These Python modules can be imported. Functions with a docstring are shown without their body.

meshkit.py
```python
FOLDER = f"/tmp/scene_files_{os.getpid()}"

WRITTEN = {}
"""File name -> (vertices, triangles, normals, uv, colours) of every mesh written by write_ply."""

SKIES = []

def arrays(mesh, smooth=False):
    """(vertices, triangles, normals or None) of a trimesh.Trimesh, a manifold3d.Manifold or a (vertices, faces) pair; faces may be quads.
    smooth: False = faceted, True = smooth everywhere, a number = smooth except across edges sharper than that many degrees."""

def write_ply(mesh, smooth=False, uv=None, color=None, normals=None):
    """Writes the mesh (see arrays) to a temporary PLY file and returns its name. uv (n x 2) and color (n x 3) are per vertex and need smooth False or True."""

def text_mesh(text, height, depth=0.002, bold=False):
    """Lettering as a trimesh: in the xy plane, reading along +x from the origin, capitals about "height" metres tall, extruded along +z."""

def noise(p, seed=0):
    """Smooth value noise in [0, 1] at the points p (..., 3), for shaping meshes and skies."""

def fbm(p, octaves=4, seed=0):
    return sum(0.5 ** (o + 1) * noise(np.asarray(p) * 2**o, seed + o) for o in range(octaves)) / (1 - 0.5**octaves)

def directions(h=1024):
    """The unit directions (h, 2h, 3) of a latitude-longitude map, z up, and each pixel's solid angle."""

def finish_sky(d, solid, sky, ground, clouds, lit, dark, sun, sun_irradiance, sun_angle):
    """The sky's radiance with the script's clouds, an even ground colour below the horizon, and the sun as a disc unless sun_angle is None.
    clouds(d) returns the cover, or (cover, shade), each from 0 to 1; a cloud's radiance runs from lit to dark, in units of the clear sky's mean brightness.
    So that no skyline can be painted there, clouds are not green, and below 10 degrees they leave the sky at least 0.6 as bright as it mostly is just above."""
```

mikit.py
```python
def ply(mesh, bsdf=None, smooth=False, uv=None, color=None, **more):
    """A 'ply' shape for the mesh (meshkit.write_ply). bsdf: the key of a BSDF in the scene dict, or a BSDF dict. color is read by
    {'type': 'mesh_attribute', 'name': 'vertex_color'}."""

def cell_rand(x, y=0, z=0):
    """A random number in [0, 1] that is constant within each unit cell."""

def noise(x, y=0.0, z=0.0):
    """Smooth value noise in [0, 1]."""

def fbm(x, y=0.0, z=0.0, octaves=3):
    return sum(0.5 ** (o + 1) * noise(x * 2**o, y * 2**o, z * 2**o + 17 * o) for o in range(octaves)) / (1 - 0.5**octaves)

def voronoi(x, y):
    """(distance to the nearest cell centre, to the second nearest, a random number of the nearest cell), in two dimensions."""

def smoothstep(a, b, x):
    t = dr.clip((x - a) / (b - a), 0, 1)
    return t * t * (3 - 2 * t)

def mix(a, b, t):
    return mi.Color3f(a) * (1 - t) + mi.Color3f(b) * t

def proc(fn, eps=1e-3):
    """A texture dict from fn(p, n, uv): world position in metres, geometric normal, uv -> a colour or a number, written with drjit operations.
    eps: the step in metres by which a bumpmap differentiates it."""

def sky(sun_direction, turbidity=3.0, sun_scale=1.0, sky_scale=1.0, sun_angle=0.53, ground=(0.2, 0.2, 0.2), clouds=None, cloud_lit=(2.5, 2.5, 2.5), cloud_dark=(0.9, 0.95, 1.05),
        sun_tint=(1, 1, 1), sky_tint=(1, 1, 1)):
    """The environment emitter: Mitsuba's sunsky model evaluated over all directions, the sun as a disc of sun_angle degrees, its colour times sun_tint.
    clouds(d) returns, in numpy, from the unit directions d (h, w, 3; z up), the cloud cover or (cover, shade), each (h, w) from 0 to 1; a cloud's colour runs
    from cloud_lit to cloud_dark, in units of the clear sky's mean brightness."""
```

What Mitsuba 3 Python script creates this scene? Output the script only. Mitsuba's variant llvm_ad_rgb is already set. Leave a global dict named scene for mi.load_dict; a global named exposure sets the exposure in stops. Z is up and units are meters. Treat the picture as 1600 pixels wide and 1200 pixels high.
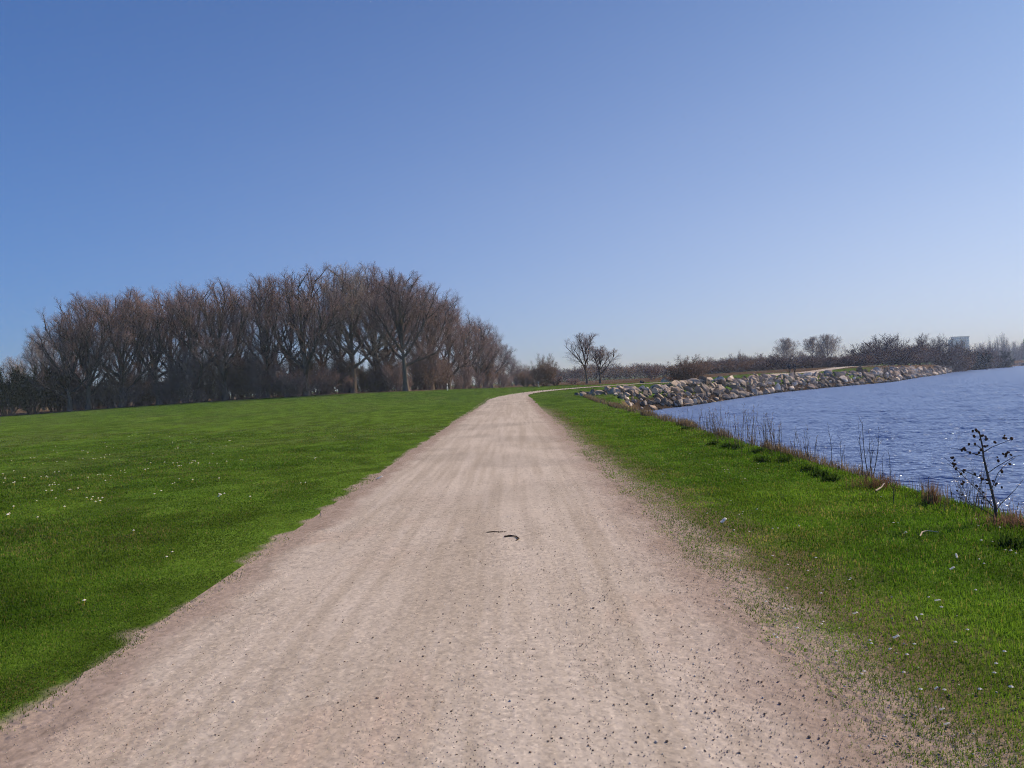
import math
import numpy as np, trimesh, shapely, manifold3d
from scipy.interpolate import RBFInterpolator
import drjit as dr
import mitsuba as mi
import mikit, meshkit
from mikit import noise, fbm, voronoi, smoothstep, mix, proc

T = mi.ScalarTransform4f
scene, labels = {}, {}

# ---------------------------------------------------------------- camera, sky, exposure
ROLL, PITCH, EYE = math.radians(2.6), math.radians(-0.09), (0.0, 0.0, 1.6)
FWD = np.array([0, math.cos(PITCH), math.sin(PITCH)])
UP0 = np.array([0, -math.sin(PITCH), math.cos(PITCH)])
UP = math.cos(ROLL) * UP0 + math.sin(ROLL) * np.array([1.0, 0, 0])
scene['camera'] = {'type': 'perspective', 'fov': 2 * math.degrees(math.atan(800 / 1256)), 'fov_axis': 'x', 'near_clip': 0.05, 'far_clip': 8000.0,
                   'to_world': T().look_at(origin=list(EYE), target=(np.array(EYE) + FWD).tolist(), up=UP.tolist()),
                   'medium': {'type': 'ref', 'id': 'haze_air'}}
SUN_AZ, SUN_EL = math.radians(67), math.radians(38)          # to the right of the view, a little in front
SUN = (math.sin(SUN_AZ) * math.cos(SUN_EL), math.cos(SUN_AZ) * math.cos(SUN_EL), math.sin(SUN_EL))
def veil(d):
    """thin even high haze: thickest towards the horizon and, as haze scatters forward, on the sun's side"""
    el = np.degrees(np.arcsin(np.clip(d[..., 2], 0, 1))); s = np.array(SUN) / np.linalg.norm(SUN)
    streak = meshkit.fbm(np.stack([d[..., 0] * 2.0, d[..., 1] * 2.0, d[..., 2] * 9.0], -1), 3, 5)
    return np.clip(np.exp(-el / 14.0) * ((1 + d @ s) / 2) ** 3.05 * (0.95 + 0.10 * streak), 0, 1)
scene['sky'] = mikit.sky(SUN, turbidity=3.5, sky_tint=(0.19, 0.495, 0.94), sun_tint=(1.04, 0.99, 0.95), ground=(0.12, 0.13, 0.08), clouds=veil, cloud_lit=(5.52, 5.22, 4.97))
exposure = 1.88

# ---------------------------------------------------------------- helpers
def say(key, label=None, cat=None, group=None, kind=None):
    d = {}
    if label: d['label'] = label
    if cat: d['category'] = cat
    if group: d['group'] = group
    if kind: d['kind'] = kind
    labels[key] = d

_used = {}
def numbered(name):
    n = _used.get(name, 0); _used[name] = n + 1
    return name if n == 0 else '%s_%03d' % (name, n)

def ref(k): return {'type': 'ref', 'id': k}

def place(x, y, z, rot=0.0, s=1.0, sz=None):
    return T().translate([float(x), float(y), float(z)]).rotate([0, 0, 1], math.degrees(rot)).scale([float(s), float(s), float(sz if sz else s)])

def tubes(P, R, sides, closed_tip=False):
    """P (n,k,3) polylines, R (n,k) radii -> (vertices, faces); closed_tip: the last ring is one point."""
    n, k, _ = P.shape
    t = np.gradient(P, axis=1); t /= np.linalg.norm(t, axis=2, keepdims=True) + 1e-9
    h = np.where(np.abs(t[..., 2:]) < 0.9, np.array([0, 0, 1.0]), np.array([1.0, 0, 0]))
    a = np.cross(t, h); a /= np.linalg.norm(a, axis=2, keepdims=True) + 1e-9
    b = np.cross(t, a)
    an = np.arange(sides) * 2 * np.pi / sides
    m = k - 1 if closed_tip else k
    V = P[:, :m, None] + R[:, :m, None, None] * (np.cos(an)[:, None] * a[:, :m, None] + np.sin(an)[:, None] * b[:, :m, None])
    V = V.reshape(n, m * sides, 3); F = []
    for i in range(m - 1):
        for j in range(sides):
            q = (i * sides + j, i * sides + (j + 1) % sides, (i + 1) * sides + (j + 1) % sides, (i + 1) * sides + j)
            F += [(q[0], q[1], q[2]), (q[0], q[2], q[3])]
    per = m * sides
    if closed_tip:
        V = np.concatenate([V, P[:, -1:]], 1); per += 1
        for j in range(sides): F.append(((m - 1) * sides + j, (m - 1) * sides + (j + 1) % sides, per - 1))
    F = np.array(F)
    return V.reshape(-1, 3), (F[None] + (np.arange(n) * per)[:, None, None]).reshape(-1, 3)

def join(parts):
    V, F, o = [], [], 0
    for v, f in parts:
        V.append(v); F.append(np.asarray(f) + o); o += len(v)
    return np.vstack(V), np.vstack(F)

def unit(v): return v / (np.linalg.norm(v, axis=-1, keepdims=True) + 1e-9)

def n2(x, y, s=1.0, seed=0, oct=3):
    return meshkit.fbm(np.stack([np.asarray(x) * s, np.asarray(y) * s, np.zeros_like(np.asarray(x, float))], -1), oct, seed)

# ---------------------------------------------------------------- where things stand (metres: x right, y ahead, top height or plan)
FRONT=[(-56.7,103.0,12.2,6.6),(-54.9,104.0,15.0,7.9),(-51.5,106.0,15.8,9.3),(-47.4,108.0,15.9,6.4),(-42.4,108.0,16.0,7.3),(-39.2,110.0,16.6,9.2),(-33.9,112.0,17.2,8.5),(-28.4,111.0,18.3,11.0),(-23.3,118.0,19.4,8.9),(-20.1,124.0,20.1,9.9),(-14.9,113.0,17.4,15.7),(-12.4,124.0,16.6,9.4),(-10.9,139.0,15.8,9.4),(-8.9,153.0,15.2,9.7),(-6.8,168.0,14.6,9.4),(-4.4,182.0,12.7,8.7),(-2.0,200.0,10.6,8.3),(-0.0,222.0,8.3,7.1)]
BACK=[(-63.1,115.7,12.7,7.9),(-73.1,132.0,13.7,9.0),(-59.0,111.6,15.8,7.5),(-67.6,130.3,14.8,8.8),(-61.9,121.9,16.3,8.1),(-68.0,135.9,16.6,9.1),(-57.6,119.1,17.3,7.9),(-63.5,129.2,14.7,8.5),(-53.9,116.4,16.0,7.6),(-59.3,129.2,14.6,8.5),(-53.1,120.3,17.3,7.8),(-60.5,135.6,17.3,8.8),(-49.0,116.6,16.5,7.6),(-60.7,144.4,17.5,9.4),(-50.3,123.8,17.5,8.0),(-54.2,134.3,16.2,8.7),(-45.3,116.5,16.1,7.5),(-55.6,147.7,18.3,9.5),(-44.6,122.9,17.0,7.8),(-52.9,143.9,17.0,9.2),(-40.6,120.0,17.4,7.6),(-49.1,145.1,19.4,9.2),(-40.4,127.2,18.6,8.0),(-48.2,147.7,19.0,9.3),(-37.8,125.7,18.2,7.9),(-42.9,146.9,17.0,9.2),(-34.6,126.3,19.5,7.9),(-39.0,143.4,19.3,9.0),(-31.3,121.5,18.5,7.7),(-36.4,140.6,21.0,8.9),(-30.7,130.6,19.9,8.1),(-33.5,138.8,17.6,8.6),(-26.9,127.3,20.4,7.7),(-34.4,152.8,19.7,9.2),(-25.6,128.4,20.1,7.6),(-27.9,142.4,19.5,8.4),(-22.7,133.9,21.1,7.7),(-27.0,147.5,22.0,8.5),(-21.5,137.7,20.4,8.0),(-24.0,154.9,20.8,9.0),(-16.6,129.3,19.1,8.0),(-20.3,148.8,18.6,9.2),(-15.2,134.1,17.8,7.9),(-17.7,144.1,18.4,8.5),(-13.2,136.4,16.8,7.4),(-16.6,166.8,16.4,9.1),(-11.6,154.4,16.1,7.6),(-12.8,181.7,13.9,8.9),(-9.2,168.3,14.6,7.5),(-9.2,195.2,14.8,8.7),(-6.2,187.6,13.1,7.5),(-7.4,197.6,10.7,7.9),(-4.0,208.5,10.4,7.4),(-1.6,228.2,9.7,8.1)]
UNDER=[(-61.0,108.4,4.6,3.8),(-58.9,106.2,5.3,4.6),(-59.5,108.1,7.8,5.2),(-58.7,109.2,4.3,3.5),(-56.6,104.9,3.1,2.2),(-55.1,105.1,4.1,3.2),(-55.3,105.5,4.7,3.9),(-56.4,109.9,3.7,2.8),(-53.9,106.4,3.1,2.2),(-52.6,106.0,5.7,5.0),(-53.2,107.5,5.0,4.2),(-52.7,108.2,4.3,3.4),(-51.1,107.1,5.7,4.9),(-53.5,114.7,3.2,2.3),(-53.2,114.5,7.6,5.2),(-49.7,109.8,4.2,3.4),(-50.3,111.1,4.0,3.2),(-50.4,114.3,4.7,3.9),(-47.3,110.1,4.9,4.1),(-47.1,110.0,4.4,3.6),(-45.9,108.7,7.1,5.2),(-46.2,110.7,3.2,2.3),(-43.6,107.8,9.2,5.2),(-42.9,107.6,4.3,3.4),(-41.6,107.5,2.9,2.0),(-42.0,109.7,7.7,5.2),(-44.5,116.7,3.4,2.5),(-40.7,109.8,3.9,3.1),(-40.1,110.3,4.7,3.9),(-39.6,112.4,7.3,5.2),(-39.7,113.2,8.1,5.2),(-40.2,118.3,7.2,5.2),(-37.8,114.9,8.6,5.2),(-36.4,112.8,5.0,4.2),(-35.0,111.4,9.3,5.2),(-35.4,114.9,5.2,4.5),(-34.4,112.8,8.4,5.2),(-33.7,114.1,3.3,2.4),(-34.4,119.2,4.3,3.5),(-33.3,116.2,3.0,2.1),(-30.8,110.5,6.7,5.2),(-31.9,117.6,4.2,3.4),(-29.3,110.0,4.8,3.9),(-30.5,118.1,8.2,5.2),(-28.0,113.7,5.0,4.2),(-29.2,121.4,7.8,5.2),(-26.7,115.6,5.4,4.6),(-27.4,119.5,5.8,5.1),(-25.8,119.3,7.7,5.2),(-24.9,118.4,7.0,5.2),(-24.4,118.1,4.6,3.8),(-24.7,123.2,3.4,2.5),(-23.9,127.3,4.3,3.5),(-22.8,125.5,6.0,5.2),(-22.1,126.1,5.5,4.7),(-21.2,123.1,3.3,2.4),(-20.3,122.7,5.1,4.3),(-19.4,123.0,8.1,5.2),(-16.8,116.6,5.9,5.2),(-17.0,121.3,4.9,4.1),(-15.8,117.8,3.8,3.0),(-15.0,122.3,3.2,2.4),(-14.3,126.3,7.9,5.2),(-13.4,122.1,4.9,4.1),(-12.9,122.7,9.3,5.2),(-12.4,132.6,7.3,5.2),(-11.8,134.4,6.3,5.2),(-12.5,145.9,5.4,4.6),(-11.0,144.9,5.1,4.3),(-10.1,153.4,2.9,2.1),(-9.5,152.4,6.8,5.2),(-9.2,161.4,3.2,2.2),(-8.2,165.4,6.7,5.2),(-5.9,170.6,7.4,5.2),(-5.3,179.1,4.8,4.0),(-5.3,185.8,7.3,5.2),(-2.6,191.8,6.5,5.2),(-1.6,204.0,3.1,2.3),(-1.0,215.8,4.1,3.2),(1.2,223.2,4.2,3.4),(2.4,222.7,5.0,4.2)]
OLIVE=[(-63.5,101.0,6.3,6.0),(-61.5,103.0,7.0,6.6),(-67.1,100.0,6.9,7.2),(-60.2,106.0,6.9,5.1),(-70.0,98.0,6.8,7.0)]
LEFTTHIN=[(-78.5,135.0,13.6,7.5),(-92.8,150.0,10.4,7.2),(-95.4,140.0,12.4,8.9)]
MIDTREES=[(5.0,120.0,6.2,4.0),(11.8,126.0,9.0,6.2),(13.4,122.0,6.7,5.4)]
MIDBUSH=[(19.4,88.0,4.1,4.3),(22.7,130.0,3.7,2.7),(3.6,118.0,2.7,2.3),(6.4,120.0,2.5,2.5),(2.5,150.0,3.6,4.1),(10.6,140.0,2.0,2.5),(20.1,100.0,2.0,2.1)]
HEDGE=[(40.4,168.4,4.1,6.2),(45.7,180.5,4.4,6.6),(47.0,175.9,4.6,6.4),(46.9,167.1,4.5,6.1),(54.3,184.8,4.7,6.8),(53.6,174.3,4.2,6.4),(58.6,182.4,4.7,6.7),(56.6,169.0,5.0,6.2),(62.0,178.1,3.6,6.5),(63.5,175.7,3.7,6.4),(66.0,175.7,4.9,6.4),(64.8,166.8,3.8,6.1),(74.0,183.9,4.1,6.7),(69.0,165.9,4.4,6.1)]
PALETREES=[(82.3,240.0,11.3,9.6),(93.7,250.0,11.7,10.0),(96.6,245.0,12.1,10.5),(65.8,230.0,8.1,4.4)]
RIGHTBUSH=[(78.6,185.0,4.8,7.4),(84.5,190.0,7.2,8.5),(91.1,195.0,9.0,10.2),(99.6,205.0,7.9,8.2),(110.7,220.0,7.1,8.8),(119.9,230.0,9.9,8.4),(129.3,240.0,9.5,8.4),(109.9,215.0,5.7,8.6),(141.4,255.0,8.6,8.9),(93.9,196.0,5.1,9.4),(84.8,188.0,4.9,7.5),(125.7,235.0,5.8,9.4),(172.5,300.0,8.6,11.9),(164.8,290.0,5.7,11.1),(181.8,310.0,6.7,12.3),(195.0,325.0,5.2,11.4),(146.3,262.0,5.0,9.2),(79.6,183.0,4.1,6.4),(102.9,208.0,4.6,8.9)]
FARTREES=[(382.0,640.0,23.5,5.1),(389.6,645.0,22.5,5.1),(398.4,650.0,24.4,7.2),(404.0,655.0,21.9,6.3),(416.3,660.0,17.9,11.6),(424.2,660.0,18.6,12.6),(407.9,655.0,17.0,12.5),(352.7,600.0,16.7,14.3),(431.0,660.0,17.8,13.7),(388.4,640.0,16.6,13.2)]
BAND=[(3.7,351.4,9.5,8.4),(5.8,304.1,6.2,7.3),(8.6,310.0,6.4,7.4),(13.2,358.7,8.0,8.6),(15.2,333.0,8.7,8.0),(17.4,321.9,6.3,7.7),(20.8,330.9,6.6,7.9),(23.4,326.1,6.0,7.8),(23.9,296.8,5.9,7.1),(27.1,303.1,7.2,7.2),(32.0,326.5,7.3,7.8),(35.0,327.7,7.7,7.8),(39.5,342.0,6.6,8.2),(44.1,354.0,8.1,8.5),(43.6,328.0,6.2,7.8),(43.4,305.6,6.5,7.3),(48.5,322.1,5.6,7.7),(59.6,373.6,7.9,8.9),(51.8,307.8,6.7,7.4),(59.5,336.4,6.9,8.0),(60.5,325.9,6.0,7.8),(56.8,292.1,5.3,7.0),(67.3,331.5,5.0,7.9),(70.0,330.2,6.3,7.9),(80.2,363.3,7.2,8.7),(68.5,298.6,5.7,7.1),(79.5,333.7,6.4,8.0),(74.5,310.3,8.0,7.4),(78.9,315.1,6.7,7.5),(89.3,342.4,7.5,8.2),(99.7,367.7,8.6,8.8),(98.3,349.0,9.5,8.3),(100.1,342.9,8.1,8.2),(91.0,301.1,8.3,7.2),(108.0,345.6,7.9,8.3),(100.6,311.6,7.7,7.4),(122.4,367.3,8.6,8.8),(129.3,376.4,7.3,9.0),(118.2,333.9,8.8,8.0),(139.0,381.4,8.3,9.1),(142.4,380.2,8.0,9.1),(118.3,307.2,6.4,7.3),(140.6,355.8,6.3,8.5),(132.2,325.9,6.8,7.8),(166.3,399.8,7.0,9.6),(148.8,348.9,7.8,8.3),(-192.2,281.1,11.7,9.0),(-160.6,238.7,8.9,7.6),(-174.5,263.8,9.2,8.4),(-185.8,285.6,9.6,9.1),(-152.7,239.0,10.2,7.6),(-139.8,222.5,8.0,7.1),(-181.0,293.6,12.1,9.3),(-145.7,240.4,8.6,7.7),(-132.6,223.0,9.1,7.1),(-128.8,220.9,9.5,7.0),(-153.9,268.8,10.1,8.6),(-160.8,286.7,11.9,9.1),(-147.4,268.0,10.3,8.5)]
DAISY=[(-14.25,22.74),(-11.83,18.95),(-11.75,18.40),(-10.43,16.36),(-10.02,16.01),(-10.45,17.09),(-8.86,15.36),(-8.80,15.34),(-8.03,14.46),(-7.92,14.52),(-7.78,13.02),(-7.77,12.40),(-7.27,11.46),(-13.96,23.31),(-14.55,25.55),(-13.81,25.64),(-11.87,22.08),(-11.55,22.03),(-11.27,22.08),(-15.43,30.30),(-13.93,27.46),(-12.89,24.64),(-13.12,24.71),(-16.38,34.20),(-8.41,17.30),(-8.21,17.81),(-8.27,18.09),(-8.89,19.60),(-8.53,19.55),(-8.06,19.16),(-7.71,19.04),(-7.45,18.89),(-6.48,15.46),(-6.06,15.06),(-6.85,19.07),(-8.88,24.76),(-12.03,28.27),(-10.44,24.72),(-10.27,24.52),(-13.86,32.34),(-10.99,27.29),(-4.70,12.69),(-6.89,13.06),(-6.81,12.86),(-6.75,12.96),(-6.51,12.55),(-6.65,12.90),(-3.49,7.95),(-3.54,8.20),(-5.93,13.16),(-4.61,9.63),(-10.40,18.31),(-10.41,18.15),(-9.94,17.07),(-8.82,16.57),(-12.20,21.40),(-11.95,21.38),(-12.38,21.07),(-7.15,18.79),(-4.65,18.63),(-3.62,13.79),(-2.59,8.50),(-2.59,24.49),(-3.42,26.86),(-6.05,27.04),(-6.83,19.02),(-7.43,18.84),(-3.45,6.34),(-2.65,4.76),(-2.76,11.39)]
DAISY_R=[(2.27,7.92),(2.15,8.03),(2.15,6.84),(2.25,6.30),(1.92,5.81),(2.10,5.64),(1.74,5.33),(1.67,5.50),(2.70,5.18),(2.04,4.48),(2.20,4.53),(3.66,6.41),(3.61,6.26),(4.18,6.97),(4.14,6.94),(4.05,6.63),(4.04,6.55),(4.24,6.78),(3.64,7.56),(3.75,8.04),(3.13,5.54),(2.08,4.37),(1.72,4.11),(1.94,4.12),(2.02,3.88),(1.91,3.89),(2.18,3.86),(2.45,4.18),(2.37,4.06),(1.67,4.90),(1.49,4.78),(3.39,13.89),(3.45,13.40),(3.36,12.67),(3.35,12.90),(3.37,11.86),(3.33,16.14),(2.35,12.87),(2.14,9.09),(2.49,8.92),(2.73,9.17),(4.37,9.66),(3.76,8.06),(3.64,7.55),(4.74,8.09),(4.57,8.03)]
SCRAP=[(2.19,8.58),(3.29,6.13),(3.54,6.52),(2.12,5.12),(2.75,5.32),(2.43,4.96),(2.15,4.64),(1.98,3.88),(1.88,3.64),(1.82,3.49),(-2.42,14.25),(0.76,4.61),(-4.70,12.71)]
STICKS=[(-0.33,8.51),(-0.14,8.47),(-0.14,8.22),(-0.02,8.00),(3.66,7.37),(3.87,7.44),(4.46,10.02),(4.82,10.50)]
PLANTS=[(4.69,7.91),(4.81,11.63),(4.83,11.55),(5.02,11.47),(4.90,12.61),(5.07,20.46),(4.94,18.76),(4.81,17.00),(4.83,16.19),(4.83,15.19),(4.90,14.77),(4.51,9.12),(4.61,10.57),(4.67,8.62),(4.67,8.21),(4.97,13.90)]
WEEDS=[(4.47,18.07),(4.51,17.16),(4.61,16.78),(4.34,14.19),(4.58,12.56),(4.49,11.92),(4.46,11.38),(4.68,14.04),(4.95,23.32),(4.75,15.79),(4.20,6.88)]

# ---------------------------------------------------------------- materials
def bs(name, d): scene[name] = d

GREEN_A, GREEN_B, GREEN_C = (0.052, 0.108, 0.015), (0.078, 0.142, 0.020), (0.074, 0.115, 0.028)
def soil_colour(p):
    s = mix((0.25, 0.205, 0.175), (0.38, 0.325, 0.295), 0.6 * fbm(p.x * 14.0, p.y * 14.0, 2.0, 3) + 0.4 * fbm(p.x * 2.0, p.y * 1.4, 33.0, 2))
    return mix(s, (0.155, 0.128, 0.085), smoothstep(1.6, 2.15, p.x + 0.5 * (fbm(p.x * 4.0, p.y * 3.0, 37.0, 3) - 0.5)))
def ground_colour(p, n, uv):
    big = fbm(p.x * 0.09, p.y * 0.05, 0.0, 3)
    mid = fbm(p.x * 0.7, p.y * 0.5, 3.0, 3)
    fine = fbm(p.x * 9.0, p.y * 9.0, 7.0, 3)
    g = mix(GREEN_A, GREEN_B, smoothstep(0.3, 0.7, 0.5 * big + 0.5 * mid))
    g = mix(g, GREEN_C, smoothstep(0.5, 0.75, fbm(p.x * 0.35, p.y * 0.3, 11.0, 2)) * 0.7)
    g = g * (0.72 + 0.50 * smoothstep(0.3, 0.7, fbm(p.x * 2.2, p.y * 1.5, 19.0, 3))) * (0.68 + 0.72 * fine)
    soil = soil_colour(p)
    # worn verge beside the path
    wear = p.x - 1.62 + 1.2 * (fbm(p.x * 1.3, p.y * 0.8, 5.0, 3) - 0.5) + 0.7 * (fbm(p.x * 6.0, p.y * 4.0, 9.0, 2) - 0.5)
    right = smoothstep(1.15, 0.2, wear) * smoothstep(60.0, 30.0, p.y)
    wl = -2.50 - p.x + 0.5 * (fbm(p.x * 3.0, p.y * 2.0, 6.0, 3) - 0.5)
    left = smoothstep(0.22, 0.04, wl)
    near = dr.select((p.x > -2.6) & (p.y < 90), right, dr.select(p.y < 90, left, 0.0))
    g = mix(g, soil, dr.clip(near, 0, 1))
    # dry bank above the water, leaf litter under the wood, heath beyond
    bank = smoothstep(-0.1, -0.45, p.z)
    dry = mix((0.13, 0.095, 0.055), (0.20, 0.155, 0.09), fbm(p.x * 5.0, p.y * 5.0, 1.0, 3))
    dry = mix(dry, (0.045, 0.036, 0.030), smoothstep(64.0, 70.0, p.y) * smoothstep(150.0, 120.0, p.y))
    g = mix(g, dry, bank)
    edge = 103.0 + smoothstep(-64.0, -20.0, p.x) * 9.0 + smoothstep(-14.0, 0.0, p.x) * 45.0 - smoothstep(2.0, 12.0, p.x) * 45.0 + smoothstep(18.0, 45.0, p.x) * 25.0 + smoothstep(45.0, 75.0, p.x) * 15.0
    litter = smoothstep(-0.6, 0.8, p.y - edge + 1.6 * (fbm(p.x * 0.8, p.y * 0.8, 8.0, 2) - 0.5))
    brown = mix((0.075, 0.055, 0.040), (0.13, 0.095, 0.065), fbm(p.x * 0.6, p.y * 0.6, 4.0, 3))
    g = mix(g, brown, litter * smoothstep(480.0, 420.0, p.y))
    olive = mix((0.09, 0.085, 0.045), (0.13, 0.11, 0.06), fbm(p.x * 0.3, p.y * 0.3, 14.0, 3))
    g = mix(g, olive, smoothstep(55.0, 70.0, p.x) * smoothstep(250.0, 200.0, p.y) * (1 - litter) * 0.8)
    return g
bs('mat_ground', {'type': 'bumpmap', 'arbitrary': {'type': 'proc', **{k: v for k, v in proc(lambda p, n, uv: fbm(p.x * 25.0, p.y * 25.0, 0.0, 3), eps=0.01).items() if k != 'type'}},
                  'scale': 0.02, 'bsdf': {'type': 'diffuse', 'reflectance': proc(ground_colour)}})

def path_colour(p, n, uv):
    long = 0.45 * fbm(p.x * 4.0, p.y * 0.12, 0.0, 3) + 0.55 * fbm(p.x * 12.0, p.y * 0.35, 31.0, 3)                    # wheel streaks along the path
    fine = fbm(p.x * 38.0, p.y * 30.0, 3.0, 3)
    blot = fbm(p.x * 1.6, p.y * 0.7, 7.0, 3)
    c = mix((0.395, 0.360, 0.317), (0.490, 0.456, 0.417), smoothstep(0.32, 0.68, 0.78 * long + 0.22 * blot))
    red = smoothstep(0.55, 0.75, fbm(p.x * 1.5 + 3.0, p.y * 0.8, 12.0, 4)) * smoothstep(14.0, 5.0, p.y)
    c = mix(c, (0.41, 0.32, 0.265), red * 0.45 * (0.4 + 0.6 * smoothstep(0.4, 0.6, long)))
    grey = smoothstep(0.6, 1.7, p.x + 0.5 * (blot - 0.5))
    c = mix(c, (0.375, 0.322, 0.302), grey * 0.7 * smoothstep(60.0, 20.0, p.y))
    bands = smoothstep(0.5, 0.72, fbm(p.x * 0.5, p.y * 0.45, 21.0, 3)) * smoothstep(8.0, 14.0, p.y)
    c = c * (1.0 - 0.13 * bands)
    grit = smoothstep(0.62, 0.8, noise(p.x * 70.0, p.y * 70.0, 2.0)) * smoothstep(16.0, 6.0, p.y)
    spk = smoothstep(0.60, 0.78, noise(p.x * 24.0, p.y * 15.0, 8.0)) * smoothstep(0.35, 0.65, fbm(p.x * 2.0, p.y * 1.2, 27.0, 2)) * smoothstep(30.0, 12.0, p.y)
    pale = smoothstep(0.80, 0.92, noise(p.x * 55.0, p.y * 55.0, 44.0)) * smoothstep(12.0, 5.0, p.y)
    c = c * (1.0 - 0.12 * grit) * (1.0 - 0.13 * spk) * (1.0 + 0.2 * pale)
    rim = dr.maximum(smoothstep(1.02, 1.48, p.x + 0.5 * (fbm(p.x * 3.0, p.y * 2.0, 17.0, 3) - 0.5)), smoothstep(-2.05, -2.42, p.x + 0.4 * (fbm(p.x * 3.0, p.y * 2.0, 18.0, 3) - 0.5))) * smoothstep(85.0, 70.0, p.y)
    return mix(c * (0.78 + 0.44 * fine), soil_colour(p) * (0.70 + 0.6 * fine) * (1.0 - 0.22 * spk), rim)
bs('mat_path', {'type': 'bumpmap', 'arbitrary': proc(lambda p, n, uv: 0.7 * fbm(p.x * 40.0, p.y * 40.0, 0.0, 3) + 0.5 * fbm(p.x * 6.0, p.y * 0.8, 5.0, 2), eps=0.005),
                'scale': 0.006, 'bsdf': {'type': 'diffuse', 'reflectance': proc(path_colour)}})

def wave_h(p, n, uv):
    a = p.x * 0.42 + p.y * 0.90; b = p.x * 0.90 - p.y * 0.42
    return 0.7 * fbm(a * 1.5, b * 1.1, 0.0, 3) + 0.35 * fbm(a * 5.5 + 9.0, b * 4.0, 5.0, 3)
bs('mat_water', {'type': 'bumpmap', 'arbitrary': proc(wave_h, eps=0.02), 'scale': 0.46,
                 'bsdf': {'type': 'principled', 'base_color': {'type': 'rgb', 'value': (0.165, 0.25, 0.45)}, 'roughness': 0.10, 'specular': 0.5}})

def bark(c0, c1, sc=6.0):
    return {'type': 'diffuse', 'reflectance': proc(lambda p, n, uv: mix(c0, c1, fbm(p.x * sc, p.y * sc, p.z * sc * 0.3, 3)))}
bs('mat_bark', bark((0.075, 0.062, 0.052), (0.20, 0.175, 0.145)))
bs('mat_limb', bark((0.05, 0.040, 0.036), (0.12, 0.098, 0.084), 1.0))
bs('mat_twig', bark((0.175, 0.124, 0.115), (0.31, 0.232, 0.216), 0.4))
bs('mat_twig_far', bark((0.095, 0.074, 0.074), (0.165, 0.13, 0.125), 0.4))
bs('mat_twig_grey', bark((0.26, 0.232, 0.21), (0.42, 0.375, 0.34), 0.4))
bs('mat_twig_brown', bark((0.14, 0.094, 0.068), (0.25, 0.172, 0.122), 0.5))
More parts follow.
